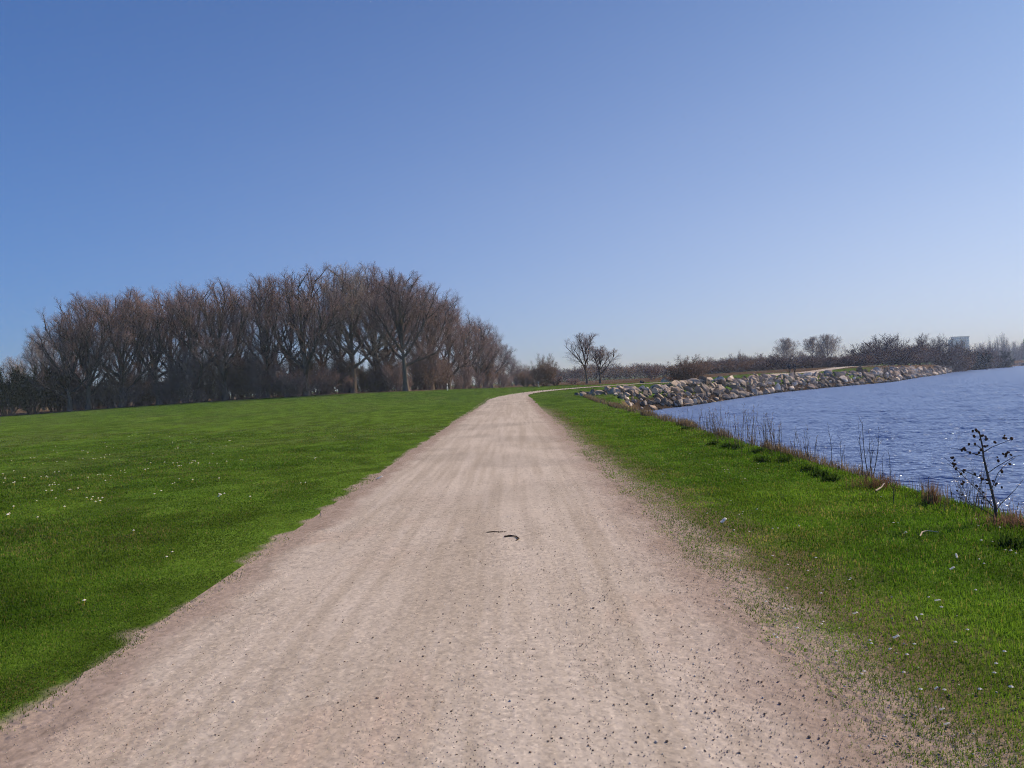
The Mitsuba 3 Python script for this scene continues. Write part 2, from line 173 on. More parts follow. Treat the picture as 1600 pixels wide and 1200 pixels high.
bs('mat_twig_tan', bark((0.13, 0.095, 0.06), (0.21, 0.16, 0.10), 0.5))
bs('mat_olive', bark((0.07, 0.066, 0.028), (0.15, 0.130, 0.060), 0.7))
bs('mat_evergreen', bark((0.016, 0.022, 0.014), (0.04, 0.045, 0.03), 0.7))
def stone(tint, k=0.0):
    def f(p, n, uv):
        a = fbm(p.x * 1.6 + k, p.y * 1.6, p.z * 1.6, 4); b = fbm(p.x * 14.0, p.y * 14.0, p.z * 14.0 + k, 2)
        c = mix([t * 0.62 for t in tint], [t * 1.18 for t in tint], smoothstep(0.25, 0.75, a))
        wet = smoothstep(-0.95, -1.15, p.z + 0.1 * b)
        return c * (0.8 + 0.4 * b) * (1 - 0.6 * wet)
    return {'type': 'diffuse', 'reflectance': proc(f)}
STONES = [(0.48, 0.42, 0.355), (0.34, 0.297, 0.25), (0.40, 0.33, 0.27), (0.17, 0.152, 0.13), (0.66, 0.60, 0.52)]
for i, c in enumerate(STONES): bs('mat_stone_%d' % i, stone(c, i * 7.3))
VC = {'type': 'mesh_attribute', 'name': 'vertex_color'}
bs('mat_vertex', {'type': 'twosided', 'bsdf': {'type': 'diffuse', 'reflectance': VC}})
bs('mat_blade', {'type': 'principledthin', 'base_color': VC, 'roughness': 0.6, 'diff_trans': 1.0, 'spec_trans': 0.0, 'eta': 1.3})
def flat(c, r=0.6): return {'type': 'twosided', 'bsdf': {'type': 'principled', 'base_color': {'type': 'rgb', 'value': c}, 'roughness': r, 'specular': 0.3}}
bs('mat_white', {'type': 'principledthin', 'base_color': {'type': 'rgb', 'value': (0.90, 0.90, 0.88)}, 'roughness': 0.6, 'diff_trans': 0.9, 'spec_trans': 0.0, 'eta': 1.3})
bs('mat_paint', flat((0.80, 0.79, 0.76))); bs('mat_yellow', flat((0.75, 0.55, 0.08)))
bs('mat_cone', bark((0.045, 0.028, 0.022), (0.15, 0.085, 0.060), 60.0)); bs('mat_stem', bark((0.07, 0.055, 0.05), (0.17, 0.135, 0.115), 25.0))
bs('mat_stick', bark((0.035, 0.027, 0.022), (0.12, 0.09, 0.065), 60.0)); bs('mat_palestick', bark((0.42, 0.36, 0.27), (0.62, 0.55, 0.44), 60.0))
bs('mat_dark', flat((0.015, 0.017, 0.022))); bs('mat_skin', flat((0.45, 0.28, 0.2))); bs('mat_coat', flat((0.03, 0.035, 0.05), 0.8)); bs('mat_trousers', flat((0.02, 0.022, 0.03), 0.8)); bs('mat_coat_b', flat((0.035, 0.03, 0.035), 0.8))
bs('mat_tower', flat((0.78, 0.80, 0.84), 0.5)); bs('mat_glass', {'type': 'principled', 'base_color': {'type': 'rgb', 'value': (0.35, 0.45, 0.60)}, 'roughness': 0.15, 'specular': 0.7}); bs('mat_roof', flat((0.62, 0.62, 0.63)))

# ---------------------------------------------------------------- terrain
SHORE = [(6.0, -60), (6.0, 5), (5.95, 12), (6.3, 22), (6.9, 36), (7.6, 50), (9.0, 62), (10.8, 68.5), (15.8, 74.0), (24.5, 89), (34.3, 105.3), (49, 123), (66.3, 141.3), (86, 172), (111.7, 209.8), (144, 262), (181, 318), (205, 352), (228, 368), (246, 378), (243, 392), (222, 392), (240, 470), (330, 600), (436, 684), (620, 720), (1100, 690), (2500, 600), (2500, -60)]
LAKE = shapely.Polygon(SHORE); WATER = -1.3
SEG = np.array(SHORE[:-2], float)
def shore_dist(x, y):
    x, y = np.asarray(x, float), np.asarray(y, float)
    best = np.full(x.shape, 1e9)
    for (ax, ay), (bx, by) in zip(SEG[:-1], SEG[1:]):
        dx, dy = bx - ax, by - ay
        t = np.clip(((x - ax) * dx + (y - ay) * dy) / (dx * dx + dy * dy), 0, 1)
        best = np.minimum(best, np.hypot(x - ax - t * dx, y - ay - t * dy))
    return np.where(shapely.contains_xy(LAKE, x, y), -best, best)
CTRL = [(x, y, 0) for y in (-20, 0, 20, 40, 55) for x in (-90, -60, -30, -10, 0, 5)] + [
    (-2.5, 75, 0), (1.5, 75, 0), (-30, 75, .32), (-50, 75, .15), (5, 66, .05), (-0.4, 95, .15), (1.9, 90, .10), (6.5, 100, .47), (14.5, 99, .7), (20, 93, .75), (7, 74, .2), (13, 78, .48), (18, 83, .68),
    (34, 113, .75), (50, 128, .8), (42, 126, 1.1), (62, 150, 1.65), (-64, 102, .3), (-50, 107, .75), (-35, 112, 1.05), (-16, 113, 1.1), (-9, 118, 1.0), (0, 150, .6), (-70, 80, .1), (-100, 100, .1), (0, 200, .6),
    (-40, 200, 1), (40, 200, 1.2), (100, 230, 1.4), (66, 145, 1.3), (80, 180, 1.6), (150, 300, 1.3), (215, 400, 1.3), (-120, 200, .5), (0, 400, .8), (100, 400, 1.0), (-120, 400, .8)]
_C = np.array(CTRL, float)
_rbf = RBFInterpolator(_C[:, :2] / 50.0, _C[:, 2], kernel='thin_plate_spline', smoothing=0.0006)
def sm(a, b, x):
    t = np.clip((x - a) / (b - a), 0, 1); return t * t * (3 - 2 * t)
def plateau(x, y):
    q = np.stack([np.clip(x, -120, 240), np.clip(y, -20, 420)], -1).reshape(-1, 2)
    z = _rbf(q / 50.0).reshape(np.shape(x))
    z = np.clip(z, -0.05, 1.9) * sm(40, 62, y)
    far = sm(560, 720, np.asarray(y, float) + 0.12 * np.asarray(x, float)) * sm(150, 330, x)
    return z + far * 8.0
def height(x, y):
    x, y = np.asarray(x, float), np.asarray(y, float)
    d = shore_dist(x, y); P = plateau(x, y)
    w = 1.0 + 1.9 * sm(62, 74, y) + 4.0 * sm(420, 600, y)
    t = np.clip(d / w, 0, 1); t = t * (1.6 - 0.6 * t)
    land = WATER + (P - WATER) * np.clip(t, 0, 1)
    return np.where(d < 0, np.maximum(WATER + 0.55 * d, WATER - 1.8), land)
def hz(x, y): return float(height(np.array([float(x)]), np.array([float(y)]))[0])

def grid(xs, ys):
    X, Y = np.meshgrid(xs, ys); n, m = X.shape
    i, j = np.meshgrid(np.arange(n - 1), np.arange(m - 1), indexing='ij')
    q = np.stack([i * m + j, i * m + j + 1, (i + 1) * m + j + 1, (i + 1) * m + j], -1).reshape(-1, 4)
    return X.ravel(), Y.ravel(), np.vstack([q[:, :3], q[:, [0, 2, 3]]])
xs = np.concatenate([np.arange(-2600, -140, 80), np.arange(-140, -40, 4), np.arange(-40, -4, 1.0), np.arange(-4, 8, .25), np.arange(8, 130, 1.0), np.arange(130, 300, 5), np.arange(300, 700, 20), np.arange(700, 2601, 80)])
ys = np.concatenate([np.arange(-60, 0, 4), np.arange(0, 30, .5), np.arange(30, 135, 1.0), np.arange(135, 270, 3), np.arange(270, 460, 6), np.arange(460, 800, 17), np.arange(800, 2601, 80)])
gx, gy, gf = grid(xs, ys)
gz = height(gx, gy) + np.where((gy < 130) & (gx < 5), 0.05 * (n2(gx, gy, 0.25, 3) - 0.5) * sm(-3.0, -6.0, gx), 0)
scene['ground'] = mikit.ply((np.stack([gx, gy, gz], -1), gf), 'mat_ground', smooth=True)
say('ground', 'green mown meadow and earth banks beside the lake', kind='structure')

# path
CL = np.array([(-0.52, -8), (-0.51, 20), (-0.42, 40), (-0.35, 60), (-0.3, 76), (-0.2, 86), (0.25, 92), (1.8, 97.0), (4.8, 99.9), (9, 100.8), (15, 99.6), (20, 98.2), (25, 99.4), (30, 104), (36, 114.5), (42, 126), (52, 138.5), (62, 150.5), (74, 163)], float)
def spline(P, step):
    from scipy.interpolate import CubicSpline
    s = np.concatenate([[0], np.cumsum(np.linalg.norm(np.diff(P, axis=0), axis=1))])
    f = CubicSpline(s, P); u = np.arange(0, s[-1], step)
    return f(u), f(u, 1), u
c, t, u = spline(CL, 0.25)
t = unit(t); nrm = np.stack([t[:, 1], -t[:, 0]], -1)
halfw = 2.1 - 0.75 * sm(84, 112, u) - 0.07 * sm(40, 20, u)
jag = lambda s, k: 0.16 * (n2(u, u * 0 + s, 0.55, 40 + k) - 0.5) + 0.16 * (n2(u, u * 0 + s, 2.2, 50 + k) - 0.5)
cols = np.linspace(-1, 1, 17)
PV = []
for k in cols:
    off = halfw * k + ((jag(0, 1) * 1.3 + 0.05) if k < 0 else jag(9, 2) * 1.4) * abs(k) ** 3
    PV.append(c + nrm * off[:, None])
    
PV = np.stack(PV, 1)
px, py = PV[..., 0].ravel(), PV[..., 1].ravel()
crown = (0.020 * (1 - np.abs(cols) ** 2))[None] * np.ones((len(u), 1))
pz = height(px, py) + 0.006 + crown.ravel() + np.repeat(0.03 * sm(50, 75, u), 17)
n_, m_ = PV.shape[:2]
i, j = np.meshgrid(np.arange(n_ - 1), np.arange(m_ - 1), indexing='ij')
q = np.stack([i * m_ + j, i * m_ + j + 1, (i + 1) * m_ + j + 1, (i + 1) * m_ + j], -1).reshape(-1, 4)
scene['gravel_path'] = mikit.ply((np.stack([px, py, pz], -1), np.vstack([q[:, :3], q[:, [0, 2, 3]]])), 'mat_path', smooth=True)
say('gravel_path', 'pale compacted gravel path running straight ahead and bending right along the lake', kind='structure')

# lake
r = np.concatenate([np.arange(6, 60, .3), np.arange(60, 160, .9), 160 * 1.03 ** np.arange(0, 96)])
th = np.radians(np.concatenate([np.linspace(-8, 4, 4), np.linspace(5, 42, 260), np.linspace(45, 110, 10)]))
Rr, Th = np.meshgrid(r, th); wx, wy = (Rr * np.sin(Th)), (Rr * np.cos(Th))
n_, m_ = wx.shape
i, j = np.meshgrid(np.arange(n_ - 1), np.arange(m_ - 1), indexing='ij')
q = np.stack([i * m_ + j, (i + 1) * m_ + j, (i + 1) * m_ + j + 1, i * m_ + j + 1], -1).reshape(-1, 4)
wf = np.vstack([q[:, :3], q[:, [0, 2, 3]]]); wx, wy = wx.ravel(), wy.ravel()
d = shore_dist(wx, wy); keep = d < 2.0
a, b = wx * .42 + wy * .9, wx * .9 - wy * .42
amp = 0.20 * sm(0.5, -5, d) + 0.012
fade = sm(220, 90, np.hypot(wx, wy))
wz = WATER + amp * fade * (meshkit.fbm(np.stack([a * 0.85, b * 0.42, a * 0], -1), 3, 77) - 0.5)
wf = wf[keep[wf].all(1)]
scene['lake'] = mikit.ply((np.stack([wx, wy, wz], -1), wf), 'mat_water', smooth=True)
say('lake', 'rippled blue lake water', kind='structure')

# ---------------------------------------------------------------- bare trees and bushes
def spawn(rng, P, L, dirs, m, ta, tb, ang, ratio, k, up, wob, jit=0.25):
    """m children on each polyline of P (n,q,3): returns their points (n*m,k,3), lengths, and parent arrays."""
    n, q, _ = P.shape
    tt = ta + (tb - ta) * ((np.arange(m)[None] + rng.uniform(0, 1, (n, m))) / m)
    f = tt * (q - 1); i0 = np.clip(f.astype(int), 0, q - 2); w = (f - i0)[..., None]
    idx = np.arange(n)[:, None]
    base = P[idx, i0] * (1 - w) + P[idx, i0 + 1] * w
    pd = unit(P[idx, i0 + 1] - P[idx, i0])
    az = rng.uniform(0, 2 * np.pi, (n, m)) if m < 3 else (np.arange(m)[None] * 2.4 + rng.uniform(0, 2 * np.pi, (n, 1)) + rng.normal(0, .4, (n, m)))
    h = np.where(np.abs(pd[..., 2:]) < .9, np.array([0, 0, 1.]), np.array([1., 0, 0]))
    a = unit(np.cross(pd, h)); b = np.cross(pd, a)
    side = np.cos(az)[..., None] * a + np.sin(az)[..., None] * b
    th = np.radians(ang) * rng.uniform(.7, 1.3, (n, m))[..., None]
    d = unit(pd * np.cos(th) + side * np.sin(th) + np.array([0, 0, up]))
    ln = L[:, None] * ratio * (1.25 - .6 * tt) * rng.uniform(1 - jit, 1 + jit, (n, m))
    return polylines(rng, base.reshape(-1, 3), d.reshape(-1, 3), ln.ravel(), k, up, wob), ln.ravel(), tt.ravel()

def polylines(rng, base, d, ln, k, up, wob):
    P = [base]; d = d.copy()
    for _ in range(k - 1):
        P.append(P[-1] + d * (ln / (k - 1))[:, None])
        d = unit(d + np.array([0, 0, up * .5]) + rng.normal(0, wob, d.shape))
    return np.stack(P, 1)

def envelope(P, H, rx, z0, zc, keep=1.0):
    """pull what leaves the crown's egg shape back to it, softly"""
    c = np.array([0, 0, zc]); q = P - c
    hh = np.where(q[..., 2] > 0, H - zc, zc - z0)
    r = np.sqrt((q[..., 0] / rx) ** 2 + (q[..., 1] / rx) ** 2 + (q[..., 2] / hh) ** 2)
    f = np.where(r > 1, (1 + .12 * np.tanh((r - 1) * 2)) / np.maximum(r, 1e-6), 1)
    return c + q * f[..., None]
def outside(p, H, rx, z0, zc):
    q = p - np.array([0, 0, zc]); hh = np.where(q[..., 2] > 0, H - zc, zc - z0)
    return (((q[..., 0] / rx) ** 2 + (q[..., 1] / rx) ** 2) ** 1.2 + np.abs(q[..., 2] / hh) ** 2.4) ** (1 / 2.4)
def reach(b, d, H, rx, z0, zc):
    """distance from b along d to the crown's surface"""
    s = np.linspace(.02, 1.3, 90); p = b[:, None] + d[:, None] * s[None, :, None]
    o = outside(p, H, rx, z0, zc); ins = o < 1
    return s[np.where(ins.any(1), 89 - np.argmax(ins[:, ::-1], 1), 12)]

def make_tree(seed, H=1.0, rx=.30, fork=.20, limbs=10, n2_=8, n3=6, n4=5, n5=3, tw=0.0007, r0=.024, lean=.02, angle=(60, 10), lead=.50, zc=.55, z0=None, up=.15):
    """A tree 1 unit tall: (trunk mesh, limb mesh, crown mesh)."""
    rng = np.random.default_rng(seed)
    k = 8
    t = np.linspace(0, 1, k)
    trunk = np.stack([lean * t * rng.normal() + .010 * np.cumsum(rng.normal(0, .5, k)) * t, lean * t * rng.normal() + .010 * np.cumsum(rng.normal(0, .5, k)) * t, t * lead], -1)
    tr = r0 * (1 - .75 * t) * np.where(t == 0, 1.35, 1)
    parts_t = [tubes(trunk[None], tr[None], 8)]
    z0 = fork * .75 if z0 is None else z0
    env = (H, rx, z0, zc)
    lobe = lambda p: rx * (1 + .16 * np.sin(3 * np.arctan2(p[..., 1], p[..., 0]) + seed))
    tt = np.clip(np.linspace(fork / lead, .99, limbs) + rng.normal(0, .02, limbs), .1, .995); f = tt * (k - 1); i0 = np.clip(f.astype(int), 0, k - 2); w = (f - i0)[:, None]
    base = trunk[i0] * (1 - w) + trunk[i0 + 1] * w
    az = np.arange(limbs) * 2.4 + rng.uniform(0, 6) + rng.normal(0, .3, limbs)
    th = np.radians(np.interp(tt, [tt.min(), 1], angle) * rng.uniform(.75, 1.25, limbs))
    d = np.stack([np.cos(az) * np.sin(th), np.sin(az) * np.sin(th), np.cos(th)], -1)
    ln = reach(base, unit(d + np.array([0, 0, .25])), *env) * rng.uniform(.74, .92, limbs)
    L1 = polylines(rng, base, d, ln, 9, up, .085)
    r1 = (r0 * .56 * (1.15 - .45 * tt))[:, None] * np.linspace(1, .2, 9)[None]
    parts_l = [tubes(L1, r1, 5)]
    def cut(L, l, lim):
        o = outside(L[:, -1], *env) < lim * (1 + .09 * (rng.random(len(L)) - .4)); return L[o], l[o]
    L2, l2, t2 = spawn(rng, L1, ln, None, n2_, .16, 1, 34, .40, 5, .12, .09); L2, l2 = cut(L2, l2, 1.0)
    parts_l.append(tubes(L2, r0 * .20 * np.linspace(1, .3, 5)[None] * rng.uniform(.7, 1.2, (len(L2), 1)), 4))
    L3, l3, t3 = spawn(rng, L2, l2, None, n3, .12, 1, 34, .50, 4, .10, .09); L3, l3 = cut(L3, l3, 1.02)
    parts_c = [tubes(L3, np.full((len(L3), 1), tw * 1.9) * np.linspace(1, .5, 4)[None], 3, True)]
    L4, l4, t4 = spawn(rng, L3, l3, None, n4, .1, 1, 34, .58, 3, .08, .09); L4, l4 = cut(L4, l4, 1.035)
    parts_c.append(tubes(L4[:, ::2], np.full((len(L4), 2), tw * 1.25), 3, True))
    if n5:
        L5, l5, t5 = spawn(rng, L4, np.clip(l4, .02, .05), None, n5, .15, 1, 34, .95, 2, .08, .08)
        parts_c.append(tubes(L5, np.full((len(L5), 2), tw), 3, True))
    return join(parts_t), join(parts_l), join(parts_c)

def make_bush(seed, stems=16, n2_=7, n3=6, n4=4, spread=48, tw=.006, r0=.013, rx=.6, up=.18):
    """A bush 1 unit tall and about 1.2 wide: (stems mesh, twigs mesh)."""
    rng = np.random.default_rng(seed)
    az = np.arange(stems) * 2.4 + rng.normal(0, .4, stems); th = np.radians(spread) * np.sqrt(rng.uniform(.02, 1, stems))
    base = np.stack([np.cos(az) * .10 * rng.uniform(.2, 1, stems), np.sin(az) * .10 * rng.uniform(.2, 1, stems), np.full(stems, -.03)], -1)
    d = np.stack([np.cos(az) * np.sin(th), np.sin(az) * np.sin(th), np.cos(th)], -1)
    env = (1.0, rx, -.35, .42)
    ln = reach(base, unit(d + np.array([0, 0, up * .8])), *env) * rng.uniform(.62, .98, stems)
    L1 = polylines(rng, base, d, ln, 6, up * .5, .08)
    s = [tubes(L1, r0 * rng.uniform(.7, 1.2, (stems, 1)) * np.linspace(1, .25, 6)[None], 4, True)]
    def cut(L, l, lim):
        o = outside(L[:, -1], *env) < lim * (1 + .12 * (rng.random(len(L)) - .4)); return L[o], l[o]
    L2, l2, t2 = spawn(rng, L1, ln, None, n2_, .12, 1, 34, .40, 4, up, .10); L2, l2 = cut(L2, l2, 1.06)
    s.append(tubes(L2, r0 * .4 * np.linspace(1, .3, 4)[None] * np.ones((len(L2), 1)), 3, True))
    L3, l3, t3 = spawn(rng, L2, l2, None, n3, .1, 1, 36, .55, 3, up, .10); L3, l3 = cut(L3, l3, 1.09)
    c = [tubes(L3[:, ::2], np.full((len(L3), 2), tw), 3, True)]
    if n4:
        L4, l4, t4 = spawn(rng, L3, np.clip(l3, .06, .2), None, n4, .1, 1, 38, .70, 2, up * .6, .1); L4, l4 = cut(L4, l4, 1.12)
        c.append(tubes(L4, np.full((len(L4), 2), tw * .8), 3, True))
    return join(s), join(c)

def protos(fn, seeds, **kw): return [fn(s, **kw) for s in seeds]
def plies(meshes, mats): return [tuple(mikit.ply(m, k, smooth=True) for m, k in zip(ms, mats)) for ms in meshes]
TM = ('mat_bark', 'mat_limb', 'mat_twig')
BIG = plies([make_tree(11, rx=.46, fork=.13), make_tree(12, rx=.42, fork=.10, limbs=12), make_tree(13, rx=.48, fork=.15), make_tree(14, rx=.44, fork=.12, limbs=11, angle=(66, 12)), make_tree(15, rx=.40, fork=.18, limbs=11, angle=(56, 12)), make_tree(16, rx=.47, fork=.12, limbs=12, angle=(66, 12))], TM)
GREY = plies([make_tree(17, rx=.40, fork=.16, limbs=11, n4=5)], ('mat_bark', 'mat_bark', 'mat_twig_grey'))
OAK = plies([make_tree(21, rx=.44, fork=.22, limbs=12, n2_=9, n4=5, r0=.027, angle=(62, 10), zc=.56, lead=.5)], TM)
BACKT = plies([make_tree(31, rx=.36, fork=.12, n4=4, n5=1, tw=.0009), make_tree(32, rx=.34, fork=.2, n4=4, n5=1, tw=.0009), make_tree(33, rx=.38, fork=.14, n4=4, n5=1, tw=.0009)], TM)
MID = plies([make_tree(41, rx=.42, fork=.26, limbs=8, n2_=8, n3=6, n4=5, n5=2, tw=.0009, r0=.024, lead=.55, angle=(46, 8), zc=.62), make_tree(42, rx=.5, fork=.24, limbs=8, n2_=8, n3=6, n4=5, n5=2, tw=.0010, r0=.027, lead=.5, angle=(52, 10), zc=.62), make_tree(43, rx=.36, fork=.06, limbs=12, n4=4, n5=2, tw=.0022, r0=.022, angle=(55, 10), zc=.5)], TM)
PALE = plies([make_tree(51, rx=.46, fork=.08, limbs=13, tw=.0012, r0=.014, angle=(56, 8), zc=.5), make_tree(52, rx=.42, fork=.08, limbs=12, tw=.0012, r0=.014, angle=(52, 8), zc=.5)], ('mat_twig_grey',) * 3)
BM = ('mat_twig', 'mat_twig_brown')
BUSH = plies([make_bush(61, spread=44, tw=.0040, n4=5), make_bush(62, stems=20, spread=32, rx=.5, tw=.0040, up=.3, n4=5), make_bush(63, stems=14, spread=50, tw=.0040, n4=5)], BM)
BUSHA = plies([make_bush(60, stems=24, spread=54, tw=.0046, r0=.009, n4=5, rx=.66)], ('mat_twig_brown', 'mat_twig_brown'))
BUSH_TAN = plies([make_bush(64, stems=22, spread=34, rx=.5)], ('mat_twig_tan', 'mat_twig_tan'))
BUSH_PURP = plies([make_bush(65, tw=.0040, rx=.5, n4=5), make_bush(66, spread=34, tw=.0040, rx=.5, up=.3, n4=5)], ('mat_twig', 'mat_twig'))
OLV = plies([make_bush(67, stems=20, n3=6, n4=6, tw=.008, rx=.55, up=.3), make_bush(68, stems=20, n3=6, n4=6, tw=.008, rx=.6)], ('mat_twig_brown', 'mat_olive'))
FARB = plies([make_bush(71, stems=17, n3=6, n4=4, tw=.0055, r0=.009), make_bush(72, stems=17, n3=6, n4=4, tw=.0055, r0=.009, spread=40, up=.25), make_bush(73, stems=18, n3=6, n4=4, tw=.0055, r0=.009, spread=52)], BM)
FARP = [tuple({**d, 'bsdf': ref('mat_twig_far')} for d in x) for x in FARB]
EVER = [tuple({**d, 'bsdf': ref('mat_evergreen')} for d in x) for x in plies([make_bush(75, stems=24, n3=8, n4=6, tw=.022, rx=.7, spread=60)], BM)]

rngp = np.random.default_rng(77)
def put_tree(proto, x, y, ztop, width, label, group=None, name='bare_tree', cat='tree', wide=None):
    k = numbered(name); z = hz(x, y) - .1; H = ztop - z
    s = H * (wide if wide else rngp.uniform(.95, 1.15)); H *= 1.0 if wide else 1.06
    tw = place(x, y, z, rngp.uniform(0, 6.28), s, H)
    for part, d in zip(('trunk', 'limbs', 'crown'), proto): scene[k + '__' + part] = {**d, 'to_world': tw}
    say(k, label, cat, group)
def put_bush(proto, x, y, ztop, width, label, group=None, name='bare_bush', cat='bush'):
    k = numbered(name); z = hz(x, y) - .05; H = max(ztop - z, .5)
    tw = place(x, y, z, rngp.uniform(0, 6.28), width / 1.25, H)
    for part, d in zip(('stems', 'twigs'), proto): scene[k + '__' + part] = {**d, 'to_world': tw}
    say(k, label, cat, group)

ORD = ['first', 'second', 'third', 'fourth', 'fifth', 'sixth', 'seventh', 'eighth', 'ninth', 'tenth', 'eleventh', 'twelfth', 'thirteenth', 'fourteenth', 'fifteenth', 'sixteenth', 'seventeenth', 'eighteenth', 'nineteenth', 'twentieth', 'last']
for i, (x, y, zt, w) in enumerate(FRONT):
    lab = {0: 'leftmost bare tree at the front edge of the wood, beside the olive bushes', 7: 'tall dark bare tree with rounded crown left of the gap in the skyline', 10: 'broad bare tree with a stout pale trunk standing clear at the wood front',
           8: 'tallest pale grey-twigged bare tree just right of the gap in the skyline', 17: 'last small bare tree at the right end of the wood, nearest the path bend'}.get(i, 'bare brown tree, %s from the left along the front edge of the wood' % ORD[i])
    p = OAK[0] if i == 10 else GREY[0] if i in (8,) else BIG[(i * 5 + 1) % 6]
    put_tree(p, x, y, zt, w, lab, 'bare trees along the front edge of the wood')
for i, (x, y, zt, w) in enumerate(BACK):
    if i % 2 or i % 6 == 4: continue
    put_tree(BACKT[i % 3], x, y, zt, w, 'bare tree standing inside the wood behind its front row', 'bare trees inside the wood')
for i, (x, y, zt, w) in enumerate(UNDER):
    tan = i in (43, 54, 55)
    put_bush(BUSH_TAN[0] if tan else BUSH[i % 3] if i % 2 else BUSH_PURP[i % 4 // 2], x, y, zt, w * 1.3, 'tan willowy bush at the foot of the wood' if tan else 'leafless brown bush in the undergrowth at the foot of the wood', 'tan bushes at the foot of the wood' if tan else 'bushes in the undergrowth of the wood')
for i, (x, y, zt, w) in enumerate(OLIVE):
    put_bush(OLV[i % 2], x, y, zt, w, 'dense olive-brown bush, %s of the clump at the left end of the wood' % ('second from left', 'third from left', 'leftmost in view', 'rightmost', 'outermost left')[i], 'olive bushes left of the wood', name='olive_bush')
for i, (x, y, zt, w) in enumerate(LEFTTHIN):
    put_tree(GREY[0], x, y, zt, w, ('thin pale bare tree rising behind the olive bushes', 'faint bare tree at the far left edge beyond the bushes', 'bare tree left of the olive bushes')[i])
for i, (x, y, zt, w) in enumerate(MIDTREES):
    if i == 0: put_bush(BUSHA[0], x, y, zt, w * 1.15, 'low many-stemmed bare tree by the path bend, right of the wood', name='bare_tree', cat='tree'); continue
    put_tree(MID[(2, 0, 1)[i]], x, y, zt, w, ('low branchy bare tree by the path bend, right of the wood', 'taller of the two bare trees standing beside the path beyond the bend', 'shorter right-hand tree of the pair beside the path beyond the bend')[i], wide=(w / (.62 * (zt - .6))))
ml = ['large round bare bush growing at the top of the boulder bank', 'small bare bush right of the pair of trees', 'low bush left of the branchy tree at the bend', 'low bush right of the branchy tree at the bend', 'bush at the end of the wood beyond the path bend', 'low bush below the pair of bare trees', 'low bush just left of the large round bush']
for i, (x, y, zt, w) in enumerate(MIDBUSH):
    put_bush(BUSHA[0] if i == 0 else BUSH_PURP[i % 2] if i % 2 else BUSH[i % 3], x, y, zt, w * (1.2 if i == 0 else 1.35), ml[i])
for i, (x, y, zt, w) in enumerate(HEDGE):
    put_bush(FARP[i % 3] if i % 3 else FARB[i % 3], x, y, zt + .2, w * 1.3, 'brown leafless bush in the hedge row behind the lakeside path, %s from the left' % ORD[i], 'bushes in the hedge row behind the path')
for i, (x, y, zt, w) in enumerate(PALETREES):
    if i == 3: put_bush(FARB[1], x, y, zt, w * .6, 'slender pale sapling standing above the hedge row', name='pale_tree', cat='tree'); continue
    put_tree(PALE[i % 2], x, y, zt, w, ('pale rounded bare tree behind the hedge row, left of the group', 'pale bare tree in the middle of the group behind the hedge', 'pale bare tree at the right of the group behind the hedge', 'slender pale sapling standing above the hedge row')[i], name='pale_tree', wide=w / (.86 * (zt - 1.2)))
order = {i: r for r, i in enumerate(sorted((i for i in range(len(RIGHTBUSH)) if i not in (13, 15)), key=lambda i: RIGHTBUSH[i][0] / RIGHTBUSH[i][1]))}
for i, (x, y, zt, w) in enumerate(RIGHTBUSH):
    ever = i in (13, 15)
    put_bush(EVER[0] if ever else FARP[i % 3] if i % 4 else FARB[i % 3], x, y, zt + .06 * (zt - 1), w * 1.35, ('dark evergreen bush by the water at the far point, %s' % ('right one' if i == 15 else 'left one') if ever else 'dark purplish bare bush in the thicket along the right shore, %s from the left' % ORD[order[i]]), 'dark evergreen bushes at the far point' if ever else 'bushes of the thicket on the right shore', name='evergreen_bush' if ever else 'thicket_bush')
for i, (x, y, zt, w) in enumerate(FARTREES):
    slim = i < 4
    put_bush(FARP[i % 3], x, y, zt, w * (1 if slim else 1.2), 'slim poplar-like tree on the skyline of the far shore' if slim else 'dark rounded tree on the rise beyond the water', 'slim trees on the far skyline' if slim else 'trees on the rise beyond the water', name='far_tree', cat='tree')
for i, (x, y, zt, w) in enumerate(BAND):
    z = hz(x, y); d = FARP[i % 3] if i % 3 else FARB[1]
    scene['far_wood__%03d' % (2 * i + 1)] = {**d[0], 'to_world': place(x, y, z, i, w * 1.7 / 1.25, (zt - z) * 1.06)}
    scene['far_wood__%03d' % (2 * i + 2)] = {**d[1], 'to_world': place(x, y, z, i, w * 1.7 / 1.25, (zt - z) * 1.06)}
say('far_wood', 'hazy band of leafless woodland along the far horizon', 'woodland', kind='stuff')

# ---------------------------------------------------------------- boulders of the embankment
def boulder_mesh(seed, sub=2):
    rng = np.random.default_rng(seed)
    m = trimesh.creation.icosphere(subdivisions=sub)
    v = m.vertices.copy()
    for _ in range(13):                                           # flattened facets
        n = unit(rng.normal(size=3)); h = rng.uniform(.36, .72)
        s = v @ n; v -= np.where(s > h, (s - h) * .97, 0)[:, None] * n
    v *= (1 + .30 * (meshkit.fbm(v * 1.3 + seed * 3.1, 3, seed) - .5) + .06 * (meshkit.fbm(v * 5 + seed, 2, seed) - .5))[:, None]
    v /= np.abs(v).max(0)
    v *= np.array([1, rng.uniform(.5, .78), rng.uniform(.42, .66)])
    m = trimesh.Trimesh(v, m.faces, process=False)
    return m
BOULD = [mikit.ply(boulder_mesh(100 + i), 'mat_stone_0', smooth=30) for i in range(12)]
BLOW = [(lambda m: (np.array(m.vertices), np.array(m.faces)))(boulder_mesh(100 + i, 1)) for i in range(12)]
rb = np.random.default_rng(9)
SH = np.array([(5.2, 74.5), (8.6, 71.5), (10.8, 70.2), (13.2, 71.8), (15.8, 74.0), (24.5, 89), (34.3, 105.3), (49, 123), (66.3, 141.3), (86, 172), (111.7, 209.8), (144, 262), (181, 318), (205, 352), (228, 368), (246, 378)], float)
ss = np.concatenate([[0], np.cumsum(np.linalg.norm(np.diff(SH, axis=0), axis=1))])
rocks = []
